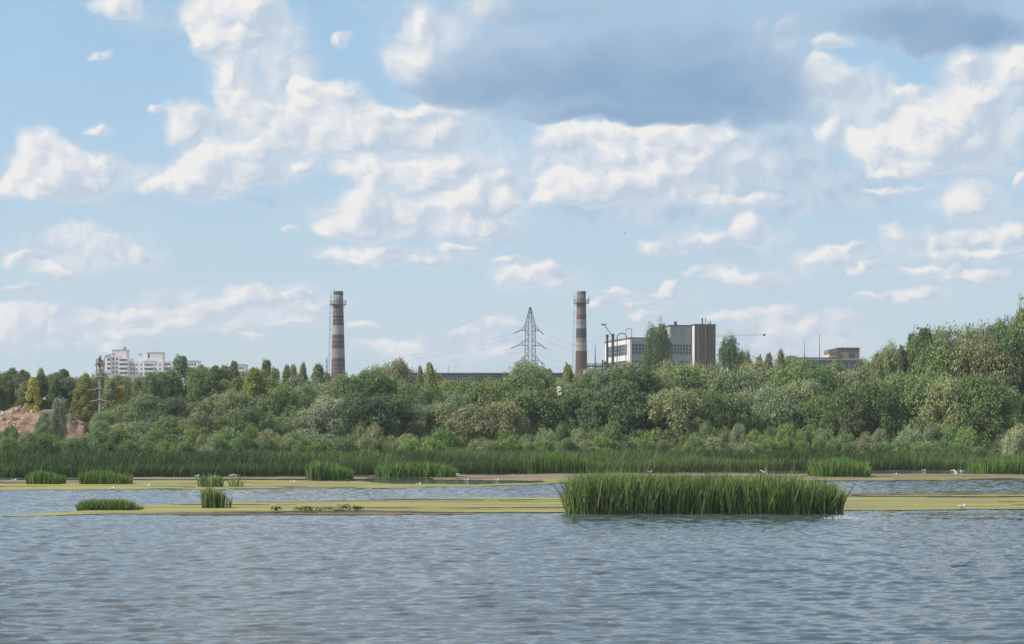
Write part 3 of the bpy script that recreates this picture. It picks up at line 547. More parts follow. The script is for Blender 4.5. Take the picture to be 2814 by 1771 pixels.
FRONT = [('shrub',18,1196,40,'green'),('willow',70,1204,36,'brown'),('willow',120,1168,22,'grey'),('willow',205,1206,30,'green'),('willow',274,1162,28,'grey'),('willow',330,1168,44,'olive'),('willow',392,1164,46,'grey'),('willow',470,1150,50,'green'),('willow',548,1140,46,'olive'),('willow',620,1150,48,'green'),('willow',694,1128,58,'dark'),('willow',770,1150,56,'green'),
 ('willow',842,1130,54,'olive'),('willow',908,1112,62,'silver'),('willow',1000,1090,66,'dark'),('willow',1076,1096,62,'dark'),('willow',1160,1120,52,'grey'),('willow',1220,1112,56,'olive'),('willow',1300,1122,62,'olive'),('willow',1380,1108,60,'brown'),('willow',1452,1078,86,'dark'),('willow',1530,1112,48,'green'),
 ('willow',1600,1076,56,'dark'),('willow',1706,1060,80,'dark'),('willow',1782,1108,60,'olive'),('willow',1846,1080,74,'olive'),('willow',1926,1076,64,'green'),('willow',2000,1092,64,'green'),('willow',2070,1082,64,'brown'),('willow',2130,1070,56,'grey'),('willow',2198,1056,70,'grey'),('willow',2270,1098,64,'green'),
 ('willow',2336,1078,64,'dark'),('willow',2408,1064,66,'dark'),('willow',2476,1036,70,'green'),('willow',2548,1032,70,'green'),('willow',2620,1048,72,'olive'),('willow',2696,1040,72,'green'),('willow',2764,1070,60,'dark'),('willow',2836,1100,56,'brown')]
for k_, px, top, hw, c_ in FRONT: tree(k_, px, top, hw * 1.42, 203 + random.uniform(-5, 7) + (px - 1400) * .006, c_, 'front willow row')
px = -20
while px < 2860:
    hw = random.uniform(34, 56); top = 1190 + random.uniform(-12, 14) + 8 * math.sin(px * .006) - (8 if px > 1500 else 0)
    tree('shrub', px, top, hw * 1.15, 193.5 + random.uniform(-2, 4) + (px - 1400) * .007, random.choice(['fresh', 'green', 'olive', 'green', 'grey', 'fresh']), 'upper shrub row', 1.1); px += hw * 1.15
px = -30
while px < 2870:
    hw = random.uniform(30, 50); top = 1212 + random.uniform(-8, 12)
    tree('shrub', px, top, hw * 1.2, 187.5 + random.uniform(-1.5, 2) + (px - 1400) * .009, random.choice(['fresh', 'green', 'olive', 'dark', 'fresh']), 'lower shrub row', 1.05); px += hw * 1.25
tree('shrub', 2795, 1192, 52, 189, 'silver', 'front willow row', 1.3)
place_trees()
# leafy ground cover under and between them
n = 42000; x = rng.uniform(-75, 75, n); y = shore(x) + 11 + rng.uniform(0, 1, n) ** 1.5 * 110; heap = (x < -40) & (y > 205) & (y < 240)
x, y = x[~heap], y[~heap]; hh = 0.5 + 1.5 * fbm(x * .2, y * .2, 3, 44) * smooth01(y - shore(x), 8, 16)
V, Fc = leaves(np.stack([x, y, gz(x, y) + hh * rng.uniform(.2, 1, len(x))], -1), np.full((len(x), 3), .5), 3, .38, .16, 0, 5)
UG = blade_mat("undergrowth_leaf", (.035, .065, .018), (.10, .14, .035)); tag(mesh_np("undergrowth", V, Fc, UG), kind='stuff', label='tangled green undergrowth between the trees')
#TREEEND

# ------------------------------------------------------------------ clay heap behind the shore at left
hx = np.arange(-66, -41, .28); hy = np.arange(212, 236, .35); HX, HYg = np.meshgrid(hx, hy); HPX = CX + HX / HYg * F
crest = np.interp(HPX, [-60, 0, 60, 110, 150, 195, 212, 232, 246], [5.7, 5.85, 5.9, 5.9, 5.9, 5.9, 5.2, 4.8, 3.0])
prof = np.interp(HYg, [212, 215, 221, 224, 230, 236], [-.2, .25, .85, 1, .9, -.2])
H0 = gz(HX, HYg); rough_ = fbm(HX * .55, HYg * .55, 5, 8) - .5
HZ = H0 - .6 + np.maximum(0, (crest - H0 + .6) * prof * (1 + .28 * (fbm(HX * .22, HYg * .22, 3, 2) - .5)) + rough_ * 1.9 * np.clip(prof, 0, 1))
clay = mat("clay", (0.27, 0.17, 0.11), .95, .35, .9, dirt=(0.10, 0.065, 0.045), bump=.5)
tag(mesh_np("clay_heap", np.stack([HX, HYg, HZ], -1).reshape(-1, 3), grid_faces(*HX.shape), clay), 'heap of reddish brown clay and rubble behind the shrubs at the left edge', 'heap')
rub = mat("rubble_stone", (0.50, 0.42, 0.34), .9, .4, 1.5); g_ = np.random.default_rng(4); V = []; Fc = []
def rock(c, r):
    d = np.array([(-1,-1,-1),(1,-1,-1),(1,1,-1),(-1,1,-1),(-1,-1,1),(1,-1,1),(1,1,1),(-1,1,1)], float) * g_.uniform(.5, 1, (8, 3)) * r
    k = len(V) * 8; V.append(d + c); Fc.extend([[k + i for i in q] for q in ((0,3,2,1),(4,5,6,7),(0,1,5,4),(1,2,6,5),(2,3,7,6),(3,0,4,7))])
for _ in range(500):
    i = g_.integers(0, HX.shape[0]); j = g_.integers(0, HX.shape[1])
    if HZ[i, j] > H0[i, j] + .3: rock(np.array([HX[i, j], HYg[i, j], HZ[i, j] + .03]), g_.uniform(.03, .15) * (1.6 if HX[i, j] < -56 else 1))
tag(mesh_np("rubble", np.concatenate(V), Fc, rub), kind='stuff', label='pale rubble scattered over the clay heap')

# ------------------------------------------------------------------ materials for the built things
M_PYL = mat("dark_lattice_steel", (0.07, 0.08, 0.09), .7, .3, 2); M_STEEL = mat("galvanised_steel", (0.13, 0.14, 0.15), .6, .3, 2, metal=.3); M_DARK = mat("dark_steel", (0.045, 0.045, 0.05), .6, .3, 2)
M_CONC = mat("old_concrete", (0.30, 0.29, 0.27), .9, .3, .5, streak=(1, 1, .25)); M_WHITE = mat("white_wall_panels", (0.66, 0.66, 0.60), .85, .22, .35, streak=(1, 1, .3))
M_GREY = mat("grey_green_and_shade", (0.27, 0.30, 0.29), .85, .2, .35, streak=(1, 1, .3)); M_PINK = mat("pale_pink_plaster", (0.68, 0.60, 0.60), .85, .12, .3); M_WPL = mat("white_plaster", (0.80, 0.79, 0.78), .8, .1, .3)
M_BROWN = mat("brown_brick_wall", (0.135, 0.112, 0.090), .9, .3, .6, streak=(1, 1, .2)); M_GLASS = mat("dim_window_glass", (0.05, 0.06, 0.07), .25, .5, .9, spec=.5); M_FRAME = mat("window_frame_paint", (0.34, 0.36, 0.36), .7, .2, 1)
M_BLUEG = mat("blue_green_glazing", (0.075, 0.105, 0.115), .35, .5, .5, streak=(1, 1, .2), spec=.5); M_ROOF = mat("roofing_felt", (0.12, 0.115, 0.115), .9, .3, .5); M_RUST = mat("rusty_pipe", (0.13, 0.085, 0.06), .8, .4, 1.5)
M_TAN = mat("grey_brown_render", (0.20, 0.175, 0.155), .9, .25, .5, streak=(1, 1, .3)); M_CREAM = mat("cream_wall", (0.60, 0.50, 0.38), .85, .2, .6); M_YEL = mat("faded_yellow_paint", (0.66, 0.55, 0.38), .6, .2, 1.0)

# ------------------------------------------------------------------ chimneys
def band_mat(name, bands, seed):
    """Painted rings by height: list of (z, colour) from the bottom up."""
    m = bpy.data.materials.new(name); m.use_nodes = True; t = m.node_tree; b = t.nodes['Principled BSDF']; b.inputs['Roughness'].default_value = .9
    tcn = t.nodes.new('ShaderNodeTexCoord'); sp_ = t.nodes.new('ShaderNodeSeparateXYZ'); t.links.new(tcn.outputs['Object'], sp_.inputs[0])
    n2 = t.nodes.new('ShaderNodeTexNoise'); n2.inputs['Scale'].default_value = 1.2; n2.inputs['Detail'].default_value = 6
    mp = t.nodes.new('ShaderNodeMapping'); mp.inputs['Scale'].default_value = (1, 1, .22); t.links.new(tcn.outputs['Object'], mp.inputs[0]); t.links.new(mp.outputs[0], n2.inputs[0])
    prev = None
    for z, c_ in bands:
        if prev is None:
            r_ = t.nodes.new('ShaderNodeRGB'); r_.outputs[0].default_value = (*c_, 1); prev = r_.outputs[0]; continue
        gt = t.nodes.new('ShaderNodeMath'); gt.operation = 'GREATER_THAN'; t.links.new(sp_.outputs[2], gt.inputs[0]); gt.inputs[1].default_value = z
        mx = t.nodes.new('ShaderNodeMix'); mx.data_type = 'RGBA'; t.links.new(gt.outputs[0], mx.inputs[0]); t.links.new(prev, mx.inputs[6]); mx.inputs[7].default_value = (*c_, 1); prev = mx.outputs[2]
    rr = t.nodes.new('ShaderNodeMapRange'); t.links.new(n2.outputs['Fac'], rr.inputs[0]); rr.inputs[1].default_value = .3; rr.inputs[2].default_value = .7; rr.inputs[3].default_value = .72; rr.inputs[4].default_value = 1.15
    sc = t.nodes.new('ShaderNodeVectorMath'); sc.operation = 'SCALE'; t.links.new(prev, sc.inputs[0]); t.links.new(rr.outputs[0], sc.inputs['Scale']); t.links.new(sc.outputs[0], b.inputs['Base Color']); return m
BRK = (.110, .060, .047); BRD = (.066, .050, .045); CRM = (.29, .28, .26); GRY = (.10, .097, .094); LGR = (.22, .22, .21); RING = (.24, .19, .16); SOOT = (.10, .095, .09)
def chimney(px, label, r_top, r_1020, bands, ladder_side, rods, rough_top):
    d = 570.0; u = d / F; z0 = 3.0; x = px_x(px, d); t_ = thing("brick_chimney", label, "chimney", (x, d, z0), 0, 'striped factory chimneys')
    ht = py_z(801, d) - z0; k = (r_1020 - r_top) / (219 * u); rad = lambda z: r_top + (ht - z) * k
    zz = lambda py: py_z(py, d) - z0
    prof = [(rad(z), z) for z in np.linspace(-1, ht - 1.0, 30)]
    MB().lathe(prof, 48).build("shaft", band_mat("chimney_paint", [(-99 if i == 0 else zz(p), c_) for i, (p, c_) in enumerate(bands)], 1), t_, True)
    MB().lathe([(r_top * 1.0, ht - 1.02), (r_top * 1.06, ht - .9), (r_top * 1.06, ht - .25), (r_top * .98, ht), (r_top * .8, ht), (r_top * .8, ht - .6)], 40, True).build("cap", mat("chimney_cap_brick", SOOT if rough_top else (.17, .145, .12), .95, .35, 1.5), t_)
    zp = zz(838 if rough_top else 834.5); rp = r_top + 1.0
    pf = MB(); pf.lathe([(rad(zp) + .003, zp), (rp, zp + .05), (rp, zp + .17), (rad(zp) + .003, zp + .19)], 32, False); p_ = pf.build("platform", M_STEEL, t_)
    rl = MB()
    for i in range(20):
        a0 = 2 * math.pi * i / 20; a1 = 2 * math.pi * (i + 1) / 20; c0 = (rp * math.cos(a0), rp * math.sin(a0)); c1 = (rp * math.cos(a1), rp * math.sin(a1))
        rl.tube((*c0, zp + .15), (*c0, zp + 1.25), .035, .035, 4)
        for hh_ in (.6, .95, 1.25): rl.tube((*c0, zp + hh_), (*c1, zp + hh_), .03, .03, 4)
    for i in range(10):
        a0 = 2 * math.pi * i / 10; rl.tube((rp * math.cos(a0), rp * math.sin(a0), zp + .05), (rad(zp - .9) * math.cos(a0), rad(zp - .9) * math.sin(a0), zp - .9), .04, .04, 4)
    rl.build("railing", M_STEEL, p_)
    ld = MB(); s = ladder_side; a_ = R(180) if s < 0 else 0
    for off in (-.25, .25):
        ld.tube((s * (rad(0) + .55), off, 0), (s * (rad(ht - 1) + .55), off, ht - .6), .035, .035, 4)
    for z in np.arange(.5, ht - 1, 1.4):
        ld.tube((s * (rad(z) + .55), -.25, z), (s * (rad(z) + .55), .25, z), .025, .025, 4)
    for z in np.arange(2, ht - 1, 2.4):
        for off in (-.25, .25): ld.tube((s * (rad(z) - .05), off, z), (s * (rad(z) + .95), off, z), .03, .03, 4)
    for off in (-.25, .25): ld.tube((s * (rad(0) + .95), off, 2), (s * (rad(ht) + .95), off, ht - 1), .025, .025, 4)
    ld.build("ladder", M_STEEL, t_)
    for ax in rods: MB().tube((ax * r_top * .95, 0, ht - .4), (ax * r_top * .95, 0, ht + 1.1), .04, .02, 5).build("lightning_rod", M_STEEL, t_)
    if not rough_top:
        fl = MB(); fl.tube((rp * .98, 0, zp + .1), (rp * .98, 0, zp + 2.0), .09, .09, 6); fl.tube((rp * .7, -.4, zp + .4), (rp, -.4, zp + 1.6), .06, .06, 5); fl.build("light_bracket", M_STEEL, t_)
    return t_
chimney(929.5, 'striped brick chimney with sooty top, the left one of two, beside a slim lattice mast', 1.42, 2.06,
 [(0, BRK), (1021, RING), (1019.6, BRK), (1010.5, RING), (1009, BRK), (998.5, RING), (997, BRK), (985, LGR), (958.5, BRD), (947.5, RING), (946.2, BRK), (935, RING), (933.4, BRK), (920.5, CRM), (895, BRD), (887, RING), (885.6, BRD), (877.5, RING), (876, BRD), (866.5, RING), (865, GRY), (853, LGR), (852, SOOT), (843, GRY), (840, LGR), (812, SOOT)], -1, (-.9, .9), True)
chimney(1597.5, 'striped brick chimney with pale brick top, the right one of two, beside the lattice pylon', 1.32, 1.80,
 [(0, BRK), (1001.5, SOOT), (1000.5, BRK), (966, GRY), (965, CRM), (953, GRY), (951.8, CRM), (941, (.20, .16, .115)), (929, BRD), (903.5, CRM), (891, GRY), (889.6, LGR), (878.5, BRK), (866, (.15, .12, .10)), (848, SOOT), (833, (.15, .13, .11)), (822, (.14, .125, .11)), (820.5, (.155, .13, .11)), (810, (.15, .13, .11)), (808.5, (.16, .135, .11))], -1, (-.75,), False)

# ------------------------------------------------------------------ lattice pylon with its conductors
d = 400.0; u = d / F; Z = lambda py: py_z(py, d) - 3.0; pr = R(24)
py_ = thing("lattice_pylon", 'grey steel lattice pylon with three pairs of arms, left of the right chimney', 'pylon', (px_x(1457, d), d, 3.0), pr)
def hwid(z): return np.interp(z, [0, Z(1000), Z(893), Z(845)], [1.55, .83, .80, .10])
tw = MB(); br = MB(); lev = [0, 2.2, 4.3, 6.4, 8.4] ; z = 8.4
while z < Z(893) - .6: z += 1.5; lev.append(z)
lev[-1] = Z(893); lev += [Z(880), Z(866), Z(855), Z(845)]
cor = lambda z: [(sx * hwid(z), sy * hwid(z), z) for sx, sy in ((-1, -1), (1, -1), (1, 1), (-1, 1))]
for z0_, z1_ in zip(lev, lev[1:]):
    a, b_ = cor(z0_), cor(z1_)
    for i in range(4):
        j = (i + 1) % 4; tw.tube(a[i], b_[i], .065, .065, 5); br.tube(a[i], b_[j], .03, .03, 4); br.tube(a[j], b_[i], .03, .03, 4)
tw.build("corner_legs", M_PYL, py_); 
br.build("bracing", M_PYL, py_)
ATT = []
for pyv, L_ in ((909, 2.15), (950, 2.75), (991, 2.1)):
    z = Z(pyv)
    for s in (-1, 1):
        a = MB()
        for sy in (-1, 1):
            w_ = hwid(z); a.tube((s * w_, sy * w_, z), (s * L_, 0, z), .05, .05, 4); a.tube((s * w_, sy * w_, z + 1.25), (s * L_, 0, z + .02), .04, .04, 4)
            a.tube((s * (w_ + L_) / 2, sy * w_ / 2, z), (s * (w_ + L_) / 2, sy * w_ * .5, z + .6), .03, .03, 4)
        a.tube((s * w_, -w_, z), (s * w_, w_, z), .05, .05, 4); a.build("cross_arm", M_PYL, py_); ATT.append((s, L_, z))
cr, sr = math.cos(pr), math.sin(pr); X0, Y0 = px_x(1457, d), d
CONDUCTOR = mat("conductor", (.22, .23, .25), .6, .1, 1); INS = mat("insulator_glass", (.10, .11, .12), .3, .2, 1)
def catenary(a, b, sag, n=28): return [tuple(Vector(a).lerp(Vector(b), i / n) - Vector((0, 0, sag * 4 * (i / n) * (1 - i / n)))) for i in range(n + 1)]
for s, L_, z in ATT:
    tipw = Vector((X0 + s * L_ * cr, Y0 + s * L_ * sr, z + 3.0))
    for sd in (-1, 1):
        if sd < 0: far = Vector((-150 + s * 3, 520, z - 3.0))
        else: far = Vector((95 + s * 3, 585, z - 2.0))
        dr_ = (far - tipw).normalized(); e = tipw + dr_ * 1.9 + Vector((0, 0, -.55))
        if (s < 0) == (sd < 0):
            k = MB().tube(tipw - Vector((X0, Y0, 3.0)), e - Vector((X0, Y0, 3.0)), .09, .09, 6); o = k.build("insulator_string", INS, py_); o.matrix_parent_inverse = Vector((0, 0, 0)).to_track_quat('Z', 'Y').to_matrix().to_4x4(); o.rotation_euler = (0, 0, -pr)
        lev_ = {0: 'upper', 1: 'middle', 2: 'lower'}[ATT.index((s, L_, z)) // 2]
        wv = MB().path(catenary(e, far, 6.5 if sd < 0 else 5), .014, 4); o = wv.build("power_cable", CONDUCTOR)
        tag(o, f"thin {lev_} conductor from the {'left' if s < 0 else 'right'} pylon arm, running off {'left' if sd < 0 else 'right'}", 'cable', 'conductors hanging from the lattice pylon')
for o in py_.children:
    if o.name.startswith("corner_legs"): o.name = "tower_body"

# slim mast left of the left chimney, mast and small poles
def lattice_mast(px, top, base, d, w_, label, m=M_STEEL):
    t_ = thing("lattice_mast", label, 'mast', (px_x(px, d), d, 3.0)); H = py_z(top, d) - 3.0; a = MB(); b_ = MB(); n = int(H / 1.4)
    for i in range(n):
        z0_, z1_ = H * i / n, H * (i + 1) / n; k0, k1 = w_ * (1 - .85 * i / n), w_ * (1 - .85 * (i + 1) / n)
        q = [(-1, -.6), (1, -.6), (0, 1)]
        for j in range(3):
            l = (j + 1) % 3; a.tube((q[j][0] * k0, q[j][1] * k0, z0_), (q[j][0] * k1, q[j][1] * k1, z1_), .055, .055, 4); b_.tube((q[j][0] * k0, q[j][1] * k0, z0_), (q[l][0] * k1, q[l][1] * k1, z1_), .03, .03, 4)
    a.build("mast_body", m, t_); b_.build("bracing", m, t_); MB().tube((0, 0, H), (0, 0, H + 1.2), .05, .02, 5).build("antenna", m, t_); return t_
lattice_mast(898, 986, 1030, 540, 1.0, 'slim grey lattice mast just left of the left chimney')
def pole(name, px, top, d, r0, r1, label, cat='mast', m=M_STEEL, z0=3.0, extra=None, grp=None):
    t_ = thing(name, label, cat, (px_x(px, d), d, z0), 0, grp); H = py_z(top, d) - z0
    MB().tube((0, 0, 0), (0, 0, H * .45), r0, r0 * .8, 8).build("lower_tube", m, t_); MB().tube((0, 0, H * .45), (0, 0, H), r0 * .6, r1, 6).build("upper_tube", m, t_)
    if extra: extra(t_, H)
    return t_
def ant(t_, H): a = MB(); a.tube((-.9, 0, H - 6.2), (-.2, 0, H - 6.5), .05, .05, 4); a.tube((-.5, 0, H - 6), (-.5, 0, H - 6.8), .05, .05, 4); a.build("bracket", M_STEEL, t_)
pole("antenna_mast", 1635.5, 944, 480, .55, .04, 'tapering steel mast between the right chimney and the white factory', m=M_DARK, extra=lambda t_, H: MB().tube((-1.2, 0, H - 8), (-.1, 0, H - 8.6), .06, .06, 4).build("bracket", M_DARK, t_))
pole("vent_pipe", 1656, 990, 480, .28, .22, 'short dark vent pipe left of the white factory', 'pipe', M_DARK, extra=lambda t_, H: MB().box(-2.2, .2, -.15, .15, H - 1.9, H - 1.65).build("side_arm", M_DARK, t_))
pole("antenna_mast", 1232.5, 1004, 430, .10, .03, 'tiny thin pole rising behind the long low hall', m=M_DARK)
pole("antenna_mast", 2211, 936, 380, .09, .03, 'left and shorter of two thin masts on the long building at right', grp='thin masts on the right building', z0=17)
pole("antenna_mast", 2252, 918, 380, .10, .04, 'right and taller of two thin masts on the long building at right', grp='thin masts on the right building', z0=17)

# ------------------------------------------------------------------ white factory
d = 520.0; u = d / F; z0 = 3.0; rz = math.atan2(.21, .98); zz = lambda py: py_z(py, d) - z0
fb = thing("factory_building", 'white panelled factory with dark window bands, right of the right chimney', 'building', (px_x(1731, d), d, z0), rz)
hl, ht_ = zz(931), zz(895)
MB().box(0, 11.4, .0, 26.5, -1, hl).build("low_wing_wall", M_WHITE, fb)
# the front's shade put into grey green sheets just proud of the wing
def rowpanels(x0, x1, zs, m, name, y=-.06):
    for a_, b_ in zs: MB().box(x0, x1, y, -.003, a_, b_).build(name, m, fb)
rowpanels(.45, 11.38, [(zz(944.5), hl - .35), (zz(989), zz(974.5)), (0, zz(1016))], M_GREY, "shade_panel")
MB().box(-.18, 11.4, -.2, 26.7, hl, hl + .32).build("low_roof", M_ROOF, fb)
MB().box(11.4, 17.75, -.0, 20, -1, ht_).build("tall_block_wall", M_GREY, fb)
MB().box(11.2, 17.95, -.2, 20.2, ht_, ht_ + .3).build("tall_roof", M_ROOF, fb)
def window(x0, x1, a_, b_, nx, nz, parent, y=-.02, m=M_GLASS, side=False, fr=M_FRAME, name="window"):
    g_ = MB(); f_ = MB()
    def bx(mb, p0, p1, q0, q1, z0_, z1_):
        if side: mb.box(-q1 + 0, -q0, p0, p1, z0_, z1_)
        else: mb.box(p0, p1, q0 * -1 if False else -q1, -q0, z0_, z1_)
    bx(g_, x0, x1, .004, .05, a_, b_); o = g_.build(name, m, parent)
    for i in range(nx + 1): xx_ = x0 + (x1 - x0) * i / nx; bx(f_, xx_ - .06, xx_ + .06, .05, .11, a_, b_)
    for i in range(nz + 1): q = a_ + (b_ - a_) * i / nz; bx(f_, x0, x1, .051, .105, q - .05, q + .05)
    f_.build("frame", fr, o); return o
for a_, b_ in ((zz(974), zz(945)), (zz(1015), zz(990))):
    window(.5, 6.0, a_, b_, 6, 3, fb); window(6.1, 11.3, a_, b_, 6, 3, fb); window(11.6, 17.5, a_, b_, 7, 3, fb)
    window(2.8, 22.5, a_ , b_, 10, 3, fb, side=True)
cp = MB()
for x_ in (.06, .40): cp.box(x_ - .06, x_ + .06, -.12, -.0, 0, hl)
cp.build("corner_trim", M_WPL, fb)
sl = MB(); sl.box(11.5, 17.7, -.08, -.003, zz(910), zz(909)); sl.box(11.5, 17.7, -.08, -.003, zz(927), zz(926)); sl.build("panel_joint", M_FRAME, fb)
st = MB().box(17.75, 23.7, -2.2, 12, -1, ht_ + .25); st.build("stair_tower", M_BROWN, fb)
MB().box(17.68, 23.78, -2.3, 12.1, ht_ + .25, ht_ + .5).build("tower_roof", M_ROOF, fb)
MB().box(17.60, 17.745, -2.2, -.3, 0, ht_).build("sunlit_edge_strip", M_WHITE, fb)  # white strip puts the sunlit look of the tower's left face into colour
for i, x_ in enumerate((18.6, 19.6, 20.7, 21.5, 22.0)):
    MB().tube((x_, -2.45, 0), (x_, -2.45, ht_ + (.3 if i != 2 else 2.2)), .11 if i < 4 else .08, .11 if i < 4 else .08, 8).build("wall_pipe", M_RUST if i % 2 else M_TAN, fb)
MB().tube((13.2, 1, ht_ + .3), (13.2, 1, ht_ + 1.3), .4, .4, 10).build("roof_vent", M_DARK, fb)
MB().tube((20.9, 1, ht_ + .5), (20.9, 1, ht_ + 2.4), .22, .22, 8).build("roof_vent", M_STEEL, fb)
for x_ in (22.8, 23.3): MB().tube((x_, 1, ht_ + .5), (x_, 1, ht_ + 1.5), .1, .1, 6).build("roof_vent", M_STEEL, fb)
cr_, sr_ = math.cos(rz), math.sin(rz); FX, FY = px_x(1731, d), d
def fw(x, y): return (FX + x * cr_ - y * sr_, FY + x * sr_ + y * cr_)
for i, (y_, top_, lab) in enumerate(((19.0, 921, 'left and thinner of two tall black pipes at the white side wall of the factory'), (13.0, 919, 'right and thicker of two tall black pipes at the white side wall of the factory'))):
    wx_, wy_ = fw(-1.3, y_); t_ = thing("black_pipe", lab, 'pipe', (wx_, wy_, z0), 0, 'tall pipes beside the factory'); H = CH + (HY - top_) / F * wy_ - z0
    MB().tube((0, 0, 0), (0, 0, H), .33 + .05 * i, .33 + .05 * i, 10).build("stack", M_DARK, t_); MB().tube((0, 0, H - .5), (0, 0, H + .1), .42 + .05 * i, .42 + .05 * i, 10).build("collar", M_DARK, t_)
    k = MB()
    for q in np.arange(3, H - 2, 4): k.box(0, 1.2, -.08, .08, q, q + .15)
    k.build("wall_bracket", M_DARK, t_)
for y_, hx_, r_, lab in ((10.6, 2.6, .12, 'dark gooseneck pipe just right of the black pipes'), (1.6, 1.6, .10, 'tall hooked pipe at the corner of the white factory')):
    wx_, wy_ = fw(-.7, y_); t_ = thing("gooseneck_pipe", lab, 'pipe', (wx_, wy_, z0)); H = hl + (.9 if y_ > 5 else 2.2)
    arc = [(hx_ / 2 - hx_ / 2 * math.cos(a), 0, H + hx_ / 2 * math.sin(a) * .8) for a in np.linspace(0, math.pi, 9)]
    MB().path([(0, 0, 0), (0, 0, H)], r_, 8).build("riser", M_DARK if y_ > 5 else M_CONC, t_); MB().path(arc + [(hx_, 0, H - (.8 if y_ > 5 else 2.0))], r_, 8).build("bend", M_DARK if y_ > 5 else M_CONC, t_)
# jib rising behind the left wing
t_ = thing("loading_crane", 'grey crane jib leaning left above the black pipes', 'crane', (px_x(1690, 560), 560, z0)); H1 = py_z(936, 560) - z0; H2 = py_z(893, 560) - z0
MB().tube((0, 0, 0), (0, 0, H1), .35, .3, 8).build("mast", M_STEEL, t_); j = MB(); tipx = px_x(1661, 560) - px_x(1690, 560)
j.tube((0, -.2, H1), (tipx, 0, H2), .10, .08, 5); j.tube((.4, .2, H1 - .6), (tipx, 0, H2 - .15), .08, .07, 5)
for i in range(10): a_ = i / 10; j.tube((tipx * a_, -.1, H1 + (H2 - H1) * a_), (tipx * (a_ + .05) + .3, .1, H1 + (H2 - H1) * (a_ + .05) - .4), .03, .03, 4)
j.build("jib", M_STEEL, t_); MB().box(tipx - .9, tipx + .5, -.25, .25, H2 - .15, H2 + .25).build("jib_head", M_STEEL, t_)
# tower crane beyond the factory
d = 900.0; t_ = thing("tower_crane", 'pale yellow tower crane with a long level jib, far behind the stair tower', 'crane', (px_x(1930, d), d, z0)); H = py_z(926, d) - z0; x1_ = px_x(2100, d) - px_x(1930, d)
m_ = MB(); n = 22
for i in range(n):
    for sx, sy in ((-1, -1), (1, -1), (1, 1), (-1, 1)): m_.tube((sx * .8, sy * .8, H * i / n), (sx * .8, sy * .8, H * (i + 1) / n), .10, .10, 4)
    m_.tube((-.8, -.8, H * i / n), (.8, -.8, H * (i + 1) / n), .06, .06, 4); m_.tube((.8, .8, H * i / n), (-.8, .8, H * (i + 1) / n), .06, .06, 4)
m_.build("mast", M_YEL, t_)
j = MB(); sl_ = .030; n = 26
for sy in (-.6, .6): j.tube((-9, sy, H - 9 * sl_), (x1_, sy, H + x1_ * sl_), .08, .08, 4)
j.tube((0, 0, H + 1.3), (x1_ * .97, 0, H + x1_ * sl_ + .35), .10, .09, 4)
for i in range(n):
    xa, xb = x1_ * i / n, x1_ * (i + 1) / n
    for sy in (-.6, .6): j.tube((xa, sy, H + xa * sl_), ((xa + xb) / 2, 0, H + 1.3 * (1 - i / n) + .3 + xa * sl_), .055, .055, 4); j.tube(((xa + xb) / 2, 0, H + 1.3 * (1 - i / n) + .3 + xa * sl_), (xb, sy, H + xb * sl_), .055, .055, 4)
j.build("jib", M_YEL, t_); MB().box(-9.5, -7, -.8, .8, H - 2, H - .1).build("counterweight", M_CONC, t_); MB().box(x1_ - .5, x1_ + .5, -.5, .5, H + x1_ * sl_ - .5, H + x1_ * sl_ + .5).build("jib_end", M_DARK, t_)
MB().box(.9, 2.4, -1, 1, H - 2.6, H - .4).build("cab", M_WPL, t_)

# low shed and pipe rack between chimney and factory
d = 500.0; u = d / F; t_ = thing("pipe_shed", 'low pale shed with pipes on its roof, between right chimney and factory', 'shed', (px_x(1640, d), d, z0)); H = py_z(1016, d) - z0; w_ = 34 * u
MB().box(-w_, w_, 0, 8, 0, H).build("wall", M_WHITE, t_); MB().box(-w_ - .2, w_ + .2, -.2, 8.2, H, H + .25).build("roof", M_ROOF, t_)
k = MB(); k.tube((-w_, .6, H + .9), (w_, .6, H + .9), .22, .22, 8); k.tube((-w_ * .9, 1.4, H + 1.5), (w_, 1.4, H + 1.5), .13, .13, 6)
for x_ in np.linspace(-w_ * .9, w_ * .9, 7): k.tube((x_, 1, H + .2), (x_, 1, H + 1.6), .08, .08, 4)
k.build("roof_pipe", M_DARK, t_); MB().box(.6 * w_, .75 * w_, .5, 1.6, H + .25, H + 2.2).build("roof_box", M_DARK, t_)

# ------------------------------------------------------------------ long low hall
d = 420.0; u = d / F; z0 = 3.0; x0, x1 = px_x(1112, d), px_x(1560, d); zz = lambda py: py_z(py, d) - z0
t_ = thing("industrial_hall", 'long low hall with flat dark roof and blue grey glazing, left of the pylon', 'building', ((x0 + x1) / 2, d, z0)); w_ = (x1 - x0) / 2
MB().box(-w_, w_, 0, 22, -1, zz(1029)).build("wall", M_TAN, t_)
MB().box(-w_ - .3, w_ + .3, -.5, 22.5, zz(1029), zz(1025)).build("roof", mat("brown_roof_edge", (.15, .12, .115), .9, .3, .8), t_)
gx = -w_ + .4
while gx < w_ - 3:
    window(gx, gx + 3.6, zz(1056), zz(1031.5), 6, 3, t_, m=M_BLUEG); gx += 3.75
MB().box(-w_, w_, -.25, -.003, zz(1067), zz(1058)).build("concrete_ledge", M_CONC, t_); MB().box(-w_, w_, -.12, -.003, zz(1092), zz(1073)).build("lower_wall_band", M_GREY, t_)
for x_ in (4.5, 5.3, 6.2): MB().tube((x_ + 1.5, 1, zz(1025)), (x_ + 1.5, 1, zz(1020)), .1, .1, 6).build("roof_vent", M_DARK, t_)

